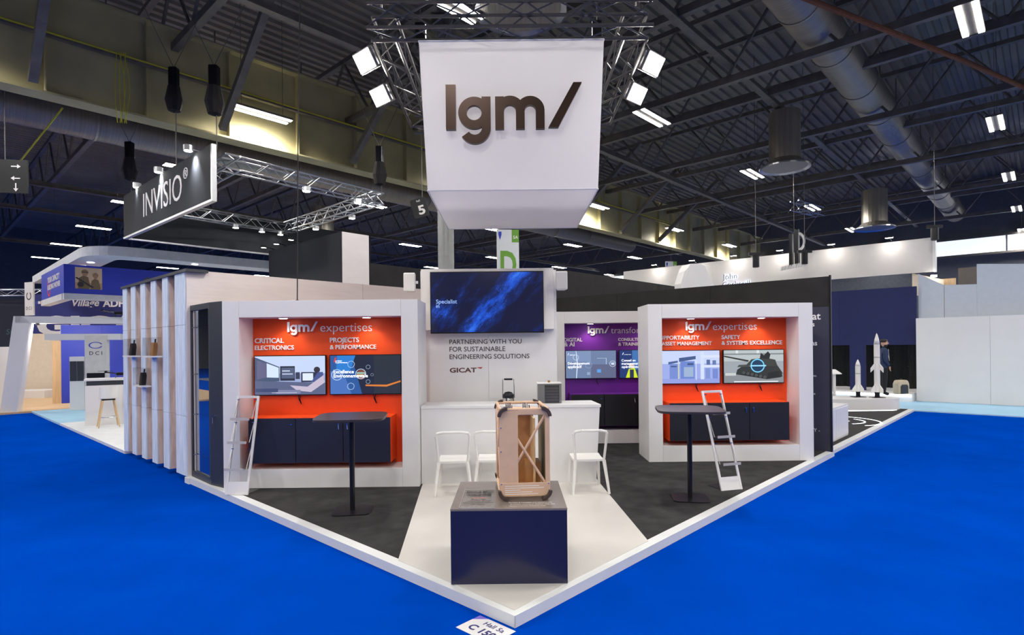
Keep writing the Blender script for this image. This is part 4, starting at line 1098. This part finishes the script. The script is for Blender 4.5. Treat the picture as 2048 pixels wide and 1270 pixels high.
mm.build('ring_logo', mat('logo_red', lin(225, 60, 50), 0.5), sf)
ep = empty('end_panel', (-21.3, 25.2, 3.55), FACE_U + 0.35, 'white hanging end panel with ring logo and letters DCI', 'sign')
bx('board', (0, 0.62, 0, 0.06, 0, 1.45), WHITE, ep)
MB().prism_xz([(0.31 + x, 0.85 + z) for x, z in arc(0, 0, 0.13, 0.18, 120, 420, 16)], -0.004, 0).build('ring_logo', INK, ep)
text('lettering', 'D C I', 0.4, INK, ep, (0.11, 0, 0.25), depth=0.003, bold=0.01)
# village sign behind
vs_ = empty('village_sign', (-22.2, 26.6, 3.0), math.radians(8), 'deep blue sign reading Village ADHÉRENTS with huge white letters', 'sign')
bx('board', (0, 6.6, 0, 0.1, -3.0, 1.62), mat('deep_blue_print', lin(44, 48, 120), 0.5), vs_)
text('lettering', 'Village', 1.15, LETTER_WHITE, vs_, (1.75, 0, 1.08), depth=0.006, bold=0.02, shear=0.25)
text('lettering', 'ADHÉRENTS', 2.6, LETTER_WHITE, vs_, (3.05, 0, 1.05), depth=0.006, bold=0.03)
text('lettering', 'GICAT', 5.6, LETTER_WHITE, vs_, (0.25, 0, -0.25), depth=0.006, bold=0.05, height=0.95)
art('flag', vs_, 0.32, 0.12, [(R_(0, 0, .34, 1), (50, 70, 170)), (R_(.33, 0, .67, 1), (235, 235, 235)), (R_(.66, 0, 1, 1), (215, 60, 60))], PRINT, (0.2, -0.004, 1.18))
# white portal frame
po = empty('white_portal', (-16.2, 18.2, 0.0), math.radians(25), 'white portal frame with leaning leg at the far left', 'portal')
MB().prism_xz([(0.0, 0.06), (0.42, 0.06), (0.75, 2.95), (0.55, 3.12), (0.36, 3.12)], 0, 0.5).build('leg', WHITE, po)
bx('beam', (0.4, 7.0, 0, 0.5, 2.9, 3.12), WHITE, po)
MB().cyl((0.95, 0.1, 2.84), (0.95, 0.1, 2.9), 0.06, n=12).build('lamp_head', CHROME, po)
area_light('portal_fill_light', (0.95, 0.3, 2.8), 0.3, 0.3, 45, (1.0, 0.9, 0.76), direction=(-0.1, 1.0, -0.35), parent=po)  # added fill light, brightens the beige and wood wall behind the portal
lw = empty('side_wall', (-19.2, 18.9, 0.0), math.radians(12), 'plain white side wall at the left picture edge', 'wall', kind='structure')
bx('panel', (0, 2.6, 0, 0.1, 0, 2.15), WHITE, lw); bx('panel', (-3.0, -0.004, 0, 0.1, 0, 2.15), WHITE, lw)
# slatted curtain wall of wood
cwn = empty('wood_wall', (-21.6, 25.2, 0.06), math.radians(10), 'pale wooden slatted wall inside the far left stand', 'wall', kind='structure')
bx('panel', (0, 1.6, 0, 0.06, 0, 2.7), BEIGE, cwn)
slm = MB().box(0, 0.2, -0.05, 0.0, 0.15, 2.65).mesh('slat')
for k in range(12):
    link('slat', slm, WOOD, cwn, (1.6 + k * 0.22, 0.04, 0))
bx('panel', (1.6, 4.4, 0.05, 0.1, 0, 2.7), BEIGE, cwn)
bx('step', (0.3, 2.0, -1.8, -0.6, 0, 0.3), WHITE, cwn)
# blue back wall with DCI pillar
bb = empty('blue_wall', (-16.6, 21.2, 0.05), math.radians(22), 'royal blue back wall behind the DCI pillar', 'wall', kind='structure')
bx('panel', (0, 1.25, 0, 0.08, 0, 2.9), ROYAL, bb); bx('panel', (1.254, 3.2, 0, 0.08, 0, 2.9), ROYAL, bb)
bx('wood_edge', (-0.3, -0.02, 0.1, 0.2, 0, 2.3), WOOD, bb)
pp = empty('logo_pillar', (-14.1, 19.0, 0.05), math.radians(20), 'grey pillar with DCI logo and small screen', 'pillar')
bx('body', (0, 0.62, 0, 0.3, 0, 2.45), mat('pillar_grey', lin(214, 210, 206), 0.5), pp)
bx('header', (-1.1, 1.0, 0.05, 0.5, 2.3, 2.5), WHITE, pp)
text('lettering', 'D C I', 0.36, INK, pp, (0.13, 0, 1.8), depth=0.003, bold=0.01)
MB().prism_xz([(0.31 + x, 2.12 + 0.55 * z) for x, z in arc(0, 0, 0.16, 0.2, 20, 340, 18)], -0.004, 0).build('ring_logo', ROYAL, pp)
bx('screen', (0.06, 0.56, -0.02, 0.0, 0.95, 1.2), BEZEL, pp)
bx('side_counter', (-0.42, -0.01, 0.0, 0.3, 0, 1.75), WHITE, pp)
for k in range(2):
    bx('dark_panel', (-0.41 + 0.2 * k, -0.22 + 0.2 * k, -0.012, 0.0, 0.95, 1.6), GREY_FRAME, pp)
kc = empty('bar_counter', (-10.95, 14.75, 0.06), math.radians(33), 'white bar counter with dark band beyond the concrete posts', 'counter')
bx('body', (0, 2.4, 0, 0.7, 0, 1.03), WHITE, kc, bevel=0.004)
bx('door', (0.12, 0.8, -0.012, 0, 0.05, 0.98), WHITE, kc); bx('door', (0.81, 1.5, -0.012, 0, 0.05, 0.98), WHITE, kc)
bx('dark_band', (0.03, 2.4, 0.02, 0.68, 1.03, 1.15), GREY_FRAME, kc)
bx('top_panel', (-0.02, 2.4, -0.02, 0.72, 1.15, 1.2), WHITE, kc)


def drone(p, rz, s, label):
    e = empty('drone', p, rz, label, 'drone')
    MB().box(-0.12 * s, 0.12 * s, -0.07 * s, 0.07 * s, 0.06 * s, 0.14 * s).build('body', BLACK_MET, e, bevel=0.02 * s)
    for sx in (-1, 1):
        for sy in (-1, 1):
            a = MB().cyl((sx * 0.1 * s, sy * 0.05 * s, 0.11 * s), (sx * 0.34 * s, sy * 0.26 * s, 0.15 * s), 0.012 * s, n=6).build('arm', BLACK_MET, e)
            MB().cyl((sx * 0.34 * s, sy * 0.26 * s, 0.14 * s), (sx * 0.34 * s, sy * 0.26 * s, 0.18 * s), 0.03 * s, n=8).build('motor', BLACK_MET, a)
            MB().box(sx * 0.34 * s - 0.17 * s, sx * 0.34 * s + 0.17 * s, sy * 0.26 * s - 0.012 * s, sy * 0.26 * s + 0.012 * s, 0.18 * s, 0.186 * s).build('rotor_blade', BLACK_MET, a)
        MB().tube([(sx * 0.08 * s, 0.05 * s, 0.07 * s), (sx * 0.14 * s, 0.08 * s, 0.0), (sx * 0.14 * s, -0.08 * s, 0.0), (sx * 0.08 * s, -0.05 * s, 0.07 * s)], 0.008 * s, 5).build('skid', BLACK_MET, e)
    return e


drone((-10.45, 15.4, 1.268), 0.6, 1.0, 'small black quadcopter standing on the bar counter')
drone((-13.2, 19.4, 3.12), 0.3, 1.2, 'black quadcopter perched on the white portal beam')
mn = empty('desk_monitor', (-10.0, 15.55, 1.26), math.radians(60), 'black monitor on a stand on the bar counter', 'monitor')
MB().cyl((0, 0, 0), (0, 0, 0.02), 0.12, n=16).build('base', BLACK_MET, mn)
MB().cyl((0, 0, 0.02), (0, 0.02, 0.4), 0.02, n=8).build('stem', BLACK_MET, mn)
bx('panel', (-0.28, 0.28, -0.04, 0.0, 0.3, 0.68), BEZEL, mn)
st = empty('bar_stool', (-10.25, 14.6, 0.06), math.radians(40), 'white shell bar stool with wooden legs beyond the concrete posts', 'stool')
for sx in (-1, 1):
    for sy in (-1, 1):
        MB().cyl((sx * 0.22, sy * 0.22, 0), (sx * 0.12, sy * 0.12, 0.68), 0.014, 0.02, n=8).build('leg', WOOD, st)
MB().tube([(0.18 * math.cos(i * math.pi / 6), 0.18 * math.sin(i * math.pi / 6), 0.25) for i in range(13)], 0.008, 5).build('foot_ring', CHROME, st)
bx('seat_mount', (-0.14, 0.14, -0.14, 0.14, 0.68, 0.71), BLACK_MET, st)
MB().lathe([(0.0, 0.71), (0.18, 0.72), (0.21, 0.76), (0.2, 0.75), (0.0, 0.73)], n=16).build('seat', PLASTIC_WHITE, st, smooth=True)
bk = MB()
for i in range(8):
    a0 = math.pi * (1.15 + 0.7 * i / 8); a1 = math.pi * (1.15 + 0.7 * (i + 1) / 8)
    p = [(0.2 * math.cos(a0), 0.2 * math.sin(a0)), (0.2 * math.cos(a1), 0.2 * math.sin(a1)), (0.215 * math.cos(a1), 0.215 * math.sin(a1)), (0.215 * math.cos(a0), 0.215 * math.sin(a0))]
    bk.hexa([(x, y, 0.74) for x, y in p][::-1], [(x * 1.05, y * 1.05, 1.02) for x, y in p][::-1])
bk.build('backrest', PLASTIC_WHITE, st)
dw = empty('dark_side_wall', (-32, 28.5, 0), math.radians(4), 'dark wall with faint SORTIE DE SECOURS lettering at far left', 'wall', kind='structure')
bx('panel', (0, 11.5, 0, 0.1, 0, 4.6), mat('dark_slate', lin(38, 42, 54), 0.8), dw)
text('lettering', 'SORTIE DE SECOURS', 3.6, mat('dim_green', lin(70, 96, 92), 0.6), dw, (6.6, 0, 2.85), depth=0.006, shear=0.15)
truss_run((-32, 28.0, 4.75), (-20.4, 28.6, 4.75), 0.3, ALU, 'silver truss above the dark wall at far left', None, 0.5)
# exit arrow sign at the left edge and hall number sign
ar = empty('arrow_sign', (-11.75, 13.0, 5.6), math.radians(10), 'black hanging sign with three white arrows at the left edge', 'sign')
bx('board', (0, 0.75, 0, 0.05, 0, 0.75), mat('sign_black', lin(24, 26, 28), 0.5), ar)
for (x, z, rot) in ((0.52, 0.6, 0), (0.52, 0.33, math.pi), (0.52, 0.13, -math.pi / 2)):
    pts = [(-0.09, -0.012), (0.03, -0.012), (0.03, -0.05), (0.1, 0), (0.03, 0.05), (0.03, 0.012), (-0.09, 0.012)]
    MB().prism_xz([(x + px * math.cos(rot) - pz_ * math.sin(rot), z + px * math.sin(rot) + pz_ * math.cos(rot)) for px, pz_ in pts], -0.004, 0).build('arrow', LETTER_WHITE, ar)
MB().cyl((0.3, 0.02, 0.75), (0.3, 0.02, 2.3), 0.01, n=5).build('hanger', STEEL_DARK, ar)
n5 = empty('hall_number_sign', (-2.5, 16.2, 5.65), 0, 'dark tilted hanging sign with a white number 5', 'sign')
o5 = MB().prism_xz([(-0.2, 0.04), (-0.16, 0), (0.2, 0), (0.24, 0.04), (0.24, 0.5), (0.2, 0.54), (-0.16, 0.54), (-0.2, 0.5)], 0, 0.04).build('board', MATS['sign_black'], n5)
o6 = text('lettering', '5', 0.19, LETTER_WHITE, n5, (-0.06, 0, 0.07), depth=0.003, bold=0.03, height=0.26)
o7 = text('lettering', 'hall', 0.1, LETTER_WHITE, n5, (-0.14, 0, 0.42), depth=0.003, bold=0.01)
for o in (o5, o6, o7):
    o.data.transform(Matrix.Rotation(math.radians(-16), 4, 'Y'))
MB().cyl((0.02, 0.02, 0.5), (0.02, 0.02, 6), 0.01, n=5).build('hanger', STEEL_DARK, n5)


def banner(p, rz, w, h, letter, label):
    e = empty('hall_banner', p, rz, label, 'banner')
    bx('sheet', (0, w, 0, 0.02, 0, h), BANNER, e)
    text('lettering', letter, w * 0.72, GREEN, e, (w * 0.16, 0, h * 0.1), depth=0.004, bold=0.03, height=h * 0.52)
    bx('green_square', (w * 0.68, w, -0.006, 0, h * 0.76, h), GREEN, e)
    text('lettering', '5A', w * 0.22, LETTER_WHITE, e, (w * 0.74, -0.006, h * 0.83), depth=0.003, bold=0.02)
    MB().prism_xz([(w * 0.08, h * 0.9), (w * 0.15, h * 0.8), (w * 0.22, h * 0.9), (w * 0.22, h * 0.96), (w * 0.08, h * 0.96)], -0.005, 0).build('shield_logo', ROYAL, e)
    MB().cyl((w / 2, 0.01, h), (w / 2, 0.01, 12 - p[2]), 0.01, n=5).build('hanger', STEEL_DARK, e)


banner((-0.47, 19.0, 4.1), 0.12, 0.74, 1.75, 'D', 'white hanging banner with green letter D behind the screen wall')
banner((9.1, 34.0, 5.2), 0.15, 0.72, 1.7, 'E', 'small white hanging banner with green letter beside the white arch')

# ================================================================== NEIGHBOURING STANDS, RIGHT
np_ = empty('floor_neighbour', (0, 0, 0), 0, 'black carpeted platform of the rocket stand with white edge', 'platform', kind='structure')
MB().prism_xy(uvrect(8.34, 17.0, 0.06, 6.5), 0, 0.06).build('base_board', EDGE, np_)
MB().prism_xy(uvrect(8.34, 16.9, 0.2, 6.5), 0.06, 0.066).build('carpet', BLACK_CLOTH, np_)
la = MB()
cx_, cy_ = 8.0, 14.3
for (r, a0, a1) in ((0.95, -80, 60), (0.62, -85, 20)):
    la.prism_xy([(cx_ + x, cy_ + y) for x, y in arc(0, 0, r, r + 0.035, a0, a1, 20)], 0.066, 0.07)
la.build('led_arc', LED, np_)
MB().prism_xy([(cx_ + 0.32 * math.cos(i * 0.2618), cy_ + 0.32 * math.sin(i * 0.2618)) for i in range(24)], 0.066, 0.072).build('white_disc', WHITE, np_)
floor_patch('floor_cross', 17.0, 24, -12, 7, 0.03, PALE_BLUE, 'pale blue cross aisle in front of the navy wall')
floor_patch('floor_stage', 19.6, 23.5, 0.5, 7, 0.29, WHITE, 'white raised stage under the standing man')
tag(MB().prism_xy(uvrect(19.55, 19.6, 0.5, 7), 0.2, 0.27).build('stage_light_strip', LED), 'glowing light strip along the white stage edge', 'light strip')
wc = empty('low_cabinet', UV(8.7, 0.3, 0.066), ANG, 'white low cabinet behind the dark printed panel', 'cabinet')
bx('body', (0, 1.9, 0, 0.7, 0, 0.66), WHITE, wc, bevel=0.004)
bx('door', (0.03, 0.93, -0.012, 0, 0.04, 0.62), WHITE, wc); bx('door', (0.95, 1.87, -0.012, 0, 0.04, 0.62), WHITE, wc)
tag(MB().prism_xz([(0, 0), (0.3, 0), (0.26, 0.1), (0.16, 0.16), (0.04, 0.1)], -0.05, 0.05).build('device', GREY_FRAME, None, UV(9.5, 0.6, 0.726), ANG), 'small grey device on the white low cabinet', 'device')
# rocket plinth: a low curved white island
rpn = empty('rocket_plinth', (9.7, 16.7, 0.066), 0.0, 'low curved white plinth carrying two model rockets', 'plinth')
pts = []
for i in range(12):
    a = -math.pi / 2 + math.pi * i / 11
    pts.append((0.9 + 0.5 * math.cos(a), 0.55 * math.sin(a)))
pts += [(-1.3, 0.55), (-1.3, -0.55)]
MB().prism_xy(pts, 0.03, 0.34).build('body', WHITE, rpn)
MB().prism_xy([(x * 0.96, y * 0.9) for x, y in pts], 0.0, 0.03).build('light_base', LED, rpn)


def rocket(p, H, r, label):
    e = empty('model_rocket', p, 0, label, 'rocket')
    bx('stand', (-0.17, 0.17, -0.12, 0.12, 0, 0.012), BLACK_MET, e)
    MB().cyl((0, 0, 0.012), (0, 0, 0.16), r * 0.85, n=14).build('mount', BLACK_MET, e)
    MB().cyl((0, 0, 0.16), (0, 0, H * 0.82), r, n=18).build('body', PLASTIC_WHITE, e)
    MB().lathe([(r, 0), (r * 0.75, H * 0.08), (r * 0.3, H * 0.15), (0.0, H * 0.18)], n=18).build('nose_cone', PLASTIC_WHITE, e, (0, 0, H * 0.82), smooth=True)
    fin = MB().prism_xz([(r * 0.9, 0.0), (r + 0.13, -0.05), (r + 0.13, 0.05), (r * 0.9, 0.22)], -0.006, 0.006).mesh('tail_fin')
    for k in range(4):
        link('tail_fin', fin, PLASTIC_WHITE, e, (0, 0, 0.18), k * math.pi / 2 + 0.2)
    if H > 1.5:
        f2 = MB().prism_xz([(r * 0.9, 0.0), (r + 0.14, -0.12), (r + 0.14, 0.0), (r * 0.9, 0.16)], -0.006, 0.006).mesh('mid_fin')
        for k in range(4):
            link('mid_fin', f2, PLASTIC_WHITE, e, (0, 0, 0.85), k * math.pi / 2 + 0.2)
    MB().lathe([(r + 0.003, 0), (r + 0.003, 0.012)], n=18).build('band', GREY_FRAME, e, (0, 0, H * 0.62))


rocket((10.48, 16.55, 0.406), 1.86, 0.075, 'tall white model rocket with fins on the low plinth')
rocket((10.08, 16.8, 0.406), 1.1, 0.068, 'shorter white model rocket on the low plinth')
le = empty('lectern_stand', (9.75, 17.45, 0.066), 0.3, 'slim white information stand with slanted top by the rockets', 'stand')
bx('post', (-0.04, 0.04, -0.02, 0.02, 0, 1.0), WHITE, le)
MB().hexa([(-0.17, -0.12, 0.98), (0.17, -0.12, 0.98), (0.17, 0.12, 1.1), (-0.17, 0.12, 1.1)], [(-0.17, -0.12, 1.0), (0.17, -0.12, 1.0), (0.17, 0.12, 1.12), (-0.17, 0.12, 1.12)]).build('top', WHITE, le)
bx('foot', (-0.12, 0.12, -0.1, 0.1, 0, 0.02), WHITE, le)
# navy wall with glazing below
nw = empty('navy_wall', UV(20.6, 7.5, 0), FACE_U, 'navy blue upper wall above the glazed stage', 'wall', kind='structure')
for k in range(3):
    bx('panel', (k * 2.34, k * 2.34 + 2.336, 0, 0.1, 1.9, 3.88), NAVY_WALL, nw)
bx('pier', (5.0, 5.5, 0, 0.1, 0.29, 1.9), NAVY_WALL, nw)
bx('glass_pane', (0, 4.98, 0.04, 0.05, 0.3, 1.9), PANE, nw)
bx('glass_pane', (5.52, 7.0, 0.04, 0.05, 0.3, 1.9), PANE, nw)
dr = MB()
n = 140
for i in range(n):
    x0 = 7.2 * i / n; x1 = 7.2 * (i + 1) / n
    f = lambda x: 0.07 * math.sin(x * 13) + 0.04 * math.sin(x * 31 + 1)
    dr.add([(x0, 1.6 + f(x0), 0.3), (x1, 1.6 + f(x1), 0.3), (x1, 1.6 + f(x1), 2.0), (x0, 1.6 + f(x0), 2.0)], [(0, 1, 2, 3)])
dp = dr.build('black_drape', mat('stage_drape', lin(20, 20, 22), 0.95, var=0.2), None, UV(20.6, 7.5, 0), FACE_U, smooth=True)
tag(dp, 'folded black drape behind the glazing of the stage', 'drape')
# white wall with stepped upper parts
ww = empty('white_wall', UV(20.2, 0.45, 0.03), FACE_U, 'large white wall closing the right side of the picture', 'wall', kind='structure')
for k in range(5):
    bx('panel', (k * 1.9, k * 1.9 + 1.895, 0, 0.1, 0, 2.75), WHITE, ww)
uw = empty('stepped_wall', UV(20.75, 0.45, 0.03), FACE_U, 'pale grey stepped upper wall rising behind the white wall', 'wall', kind='structure')
MB().prism_xz([(0, 0), (0.7, 0), (0.7, 3.84), (0, 4.28)], 0, 0.08).build('panel', GREY_PANEL, uw)
MB().prism_xz([(0.715, 0), (1.55, 0), (1.55, 3.8), (0.715, 3.84)], 0, 0.08).build('panel', GREY_PANEL, uw)
MB().prism_xz([(1.553, 0), (9, 0), (9, 3.7), (1.553, 4.45)], 0, 0.08).build('panel', GREY_PANEL, uw)
bx('dark_return', (0.95, 1.5, 1.4, 1.5, 0, 4.5), mat('brown_grey', lin(92, 86, 82), 0.7), uw)
bx('wood_return', (0.3, 0.9, 1.2, 1.3, 0, 4.15), WOOD, uw)
MB().prism_xz([(-0.3, 3.6), (0.6, 3.6), (0.6, 4.1), (-0.3, 4.4)], 0.9, 0.95).build('cream_panel', BEIGE, uw)
MB().cyl((0.35, 0.7, 4.2), (0.35, 0.7, 4.26), 0.09, n=12).build('lamp_disc', LAMP, uw)
# long grey hanging fascia with downlights
gf = empty('hanging_fascia', UV(21.5, 12.5, 4.42), FACE_U, 'long warm grey hanging fascia lit by small lamps at right', 'sign')
FL = 12.5 - (-0.7311 * 14.57 + 0.682 * (19.9 - 4.087))
bx('fabric_panel', (0, FL, 0, 0.1, 0, 1.18), GREY_FASCIA, gf)
bx('end_edge', (FL, FL + 0.08, -0.01, 0.3, 0, 1.2), WHITE, gf)
for k in range(6):
    xx = FL - 1.2 - 1.85 * k
    a = MB().cyl((xx, -0.45, 1.3), (xx, 0.0, 1.22), 0.012, n=6).box(xx - 0.12, xx + 0.12, -0.5, -0.36, 1.27, 1.31).build('arm_light', BLACK_MET, gf)
    bx('lamp_disc', (xx - 0.11, xx + 0.11, -0.49, -0.37, 1.262, 1.269), LAMP, a)
    area_light('fascia_light', (xx, -0.43, 1.24), 0.2, 0.1, 5, (1.0, 0.95, 0.86), direction=(0, 0.35, -1), parent=gf)
for i, l in enumerate(('John', 'Cockerill')):
    o = text('lettering', l, (0.62, 1.15)[i], mat('lit_letter_edge', lin(230, 236, 255), 0.5, var=0, emit=1.6) if i == 0 else MATS['lit_letter_edge'], gf, (5.0, -0.05, 0.34 - 0.32 * i), depth=0.03, bold=0.02)
    text('lettering', l, (0.62, 1.15)[i], mat('letter_face', lin(50, 56, 84), 0.5) if i == 0 else MATS['letter_face'], gf, (5.0, -0.085, 0.34 - 0.32 * i), depth=0.01)
wa = empty('white_arch', (5.75, 19.0, 0), 0.3, 'white tapered arch piece rising above the black wall', 'arch')
MB().prism_xz([(0, 0), (1.25, 0), (1.25, 3.75), (0.95, 4.2), (0.75, 4.6), (0.6, 4.68), (0.2, 4.66), (0.08, 4.5), (0.0, 4.1)], 0, 0.5).build('shell', WHITE, wa)
MB().prism_xz([(-0.2, 0), (0, 0), (0, 4.1), (0.08, 4.5), (-0.02, 4.4), (-0.16, 4.0)], 0.02, 0.4).build('edge_return', WHITE, wa)
# dark logo sign and hung spotlights at right
ls = empty('hanging_logo_sign', UV(20.8, 4.6, 4.9), FACE_U, 'dark vertical hanging sign with a white curve and tilted strip', 'sign')
bx('slab', (0, 0.12, 0, 0.2, 0.1, 1.35), BLACK_MET, ls); bx('slab', (0.2, 0.34, 0, 0.2, 0.15, 1.5), BLACK_MET, ls)
MB().prism_xz([(0.36 + x * 0.6, 1.0 + z) for x, z in arc(0, 0, 0.26, 0.36, -90, 90, 12)], -0.01, 0.06).build('white_curve', LETTER_WHITE, ls)
for k in range(9):
    MB().prism_xz([(-0.3 + k * 0.1, -0.06 + k * 0.012), (-0.23 + k * 0.1, -0.052 + k * 0.012), (-0.2 + k * 0.1, 0.1 + k * 0.012), (-0.27 + k * 0.1, 0.092 + k * 0.012)], -0.05, 0).build('letter_block', ALU, ls)
MB().cyl((0.17, 0.1, 1.4), (0.17, 0.1, 6), 0.01, n=5).build('hanger', STEEL_DARK, ls)
for i, (x, y, z, lab) in enumerate(((8.5, 20.0, 5.1, 'black hung spotlight left of the dark logo sign'), (10.6, 20.8, 5.3, 'black hung spotlight right of the dark logo sign'), (14.2, 19.3, 5.85, 'black hung spotlight above the end of the grey fascia'))):
    s = empty('hung_spotlight', (x, y, z), 0, lab, 'spotlight')
    MB().cyl((0, 0, -0.45), (0, 0, -0.05), 0.11, n=14).build('barrel', BLACK_MET, s)
    bx('bracket', (-0.25, 0.25, -0.05, 0.05, -0.05, 0.05), BLACK_MET, s)
    MB().cyl((0, 0, 0.05), (0, 0, 12 - z), 0.01, n=5).build('hanger', STEEL_DARK, s)
    MB().cyl((0, 0, -0.46), (0, 0, -0.45), 0.09, n=14).build('lens', GREY_FRAME, s)
truss_run((12.0, 24.0, 7.6), (13.6, 25.2, 8.6), 0.35, ALU, 'short tilted silver truss hanging under the right roof', None, 0.4)

# ---- standing man on the stage
def person(p, rz, label):
    e = empty('person', p, rz, label, 'person')
    verts = [(0, 0, 0.95), (0, 0.01, 1.15), (0, 0.0, 1.38), (0, -0.01, 1.5), (0, -0.02, 1.56),
             (-0.2, 0.0, 1.43), (-0.25, 0.03, 1.15), (-0.2, -0.1, 0.95), (0.2, 0.0, 1.43), (0.25, 0.03, 1.15), (0.2, -0.1, 0.95),
             (-0.1, 0, 0.88), (-0.11, 0.0, 0.48), (-0.11, 0.03, 0.08), (-0.11, -0.12, 0.03), (0.1, 0, 0.88), (0.11, -0.03, 0.48), (0.11, 0.0, 0.08), (0.11, -0.15, 0.03)]
    edges = [(0, 1), (1, 2), (2, 3), (3, 4), (2, 5), (5, 6), (6, 7), (2, 8), (8, 9), (9, 10), (0, 11), (11, 12), (12, 13), (13, 14), (0, 15), (15, 16), (16, 17), (17, 18)]
    rad = [.165, .17, .17, .07, .06, .085, .06, .045, .085, .06, .045, .11, .08, .055, .05, .11, .08, .055, .05]
    me = bpy.data.meshes.new('body')
    me.from_pydata(verts, edges, [])
    o = bpy.data.objects.new('body', me); col.objects.link(o); o.parent = e
    sk = o.modifiers.new('skin', 'SKIN')
    for i, v in enumerate(me.skin_vertices[0].data):
        v.radius = (rad[i], rad[i] * (0.72 if i in (0, 1, 2) else 1.0)); v.use_root = (i == 0)
    ss = o.modifiers.new('sub', 'SUBSURF'); ss.levels = 2; ss.render_levels = 2
    bpy.context.view_layer.update()
    dg = bpy.context.evaluated_depsgraph_get()
    m2 = bpy.data.meshes.new_from_object(o.evaluated_get(dg))
    o.modifiers.clear(); o.data = m2
    m2.materials.clear()
    for mm_ in (JACKET, TROUSERS): m2.materials.append(mm_)
    for pgn in m2.polygons:
        pgn.use_smooth = True
        pgn.material_index = 1 if pgn.center.z < 0.9 and abs(pgn.center.x) < 0.19 else 0
    hd = MB().lathe([(0.0, -0.13), (0.06, -0.11), (0.082, -0.04), (0.09, 0.03), (0.075, 0.1), (0.0, 0.125)], n=18).build('head', SKIN, e, (0, -0.03, 1.68), smooth=True)
    hd.scale = (0.88, 1.08, 1.0)
    MB().prism_xy([(-0.014, -0.085), (0.014, -0.085), (0.006, -0.118), (-0.006, -0.118)], -0.03, 0.015).build('nose', SKIN, hd)
    for s in (-1, 1):
        MB().lathe([(0.0, -0.03), (0.014, 0), (0.0, 0.03)], n=8).build('ear', SKIN, hd, (s * 0.09, 0.0, -0.005))
        MB().lathe([(0.0, -0.008), (0.009, 0), (0.0, 0.008)], n=8).build('eye', HAIR, hd, (s * 0.034, -0.083, 0.01))
    MB().box(-0.03, 0.03, -0.088, -0.08, -0.07, -0.06).build('mouth', mat('lips', lin(160, 100, 92), 0.5), hd)
    MB().lathe([(0.092, 0.02), (0.097, 0.06), (0.08, 0.115), (0.0, 0.14)], n=18).build('hair', HAIR, hd, (0, 0.014, 0), smooth=True)
    MB().lathe([(0.0, -0.137), (0.06, -0.118), (0.08, -0.06), (0.07, -0.05)], n=16).build('beard', HAIR, hd, (0, -0.008, 0), smooth=True)
    for s in (-1, 1):
        hn = MB().box(-0.035, 0.035, -0.016, 0.016, -0.09, 0.0).build('hand', SKIN, e, (s * 0.2, -0.115, 0.93), 0, 0.01)
        for k, ln in enumerate((0.06, 0.07, 0.066, 0.05)):
            MB().cyl((-0.027 + k * 0.018, 0, -0.085), (-0.027 + k * 0.018, -0.02, -0.085 - ln), 0.009, 0.007, n=6).build('finger', SKIN, hn)
        MB().cyl((-s * 0.03, -0.01, -0.03), (-s * 0.055, -0.03, -0.08), 0.01, 0.008, n=6).build('thumb', SKIN, hn)
    MB().tube([(-0.06, -0.125, 1.48), (0.0, -0.17, 1.1), (0.06, -0.125, 1.48)], 0.006, 5).build('lanyard', PLASTIC_WHITE, e)


person((12.0, 18.62, 0.29), math.radians(75), 'man in navy jacket and dark trousers standing side-on on the white stage')
bg = empty('backpack', (12.75, 18.9, 0.29), 0.2, 'pale beige backpack standing on the stage beside the man', 'bag')
MB().prism_xz([(-0.22, 0), (0.22, 0), (0.22, 0.34), (0.16, 0.46), (-0.16, 0.46), (-0.22, 0.34)], -0.12, 0.12).build('body', mat('bag_beige', lin(200, 184, 160), 0.8), bg, bevel=0.04)
MB().prism_xz([(-0.14, 0.02), (0.14, 0.02), (0.14, 0.26), (0.1, 0.32), (-0.1, 0.32), (-0.14, 0.26)], -0.15, -0.12).build('pocket', GREY_FRAME, bg, bevel=0.015)
MB().tube([(-0.05, 0, 0.46), (-0.04, 0, 0.5), (0.04, 0, 0.5), (0.05, 0, 0.46)], 0.01, 6).build('carry_loop', GREY_FRAME, bg)
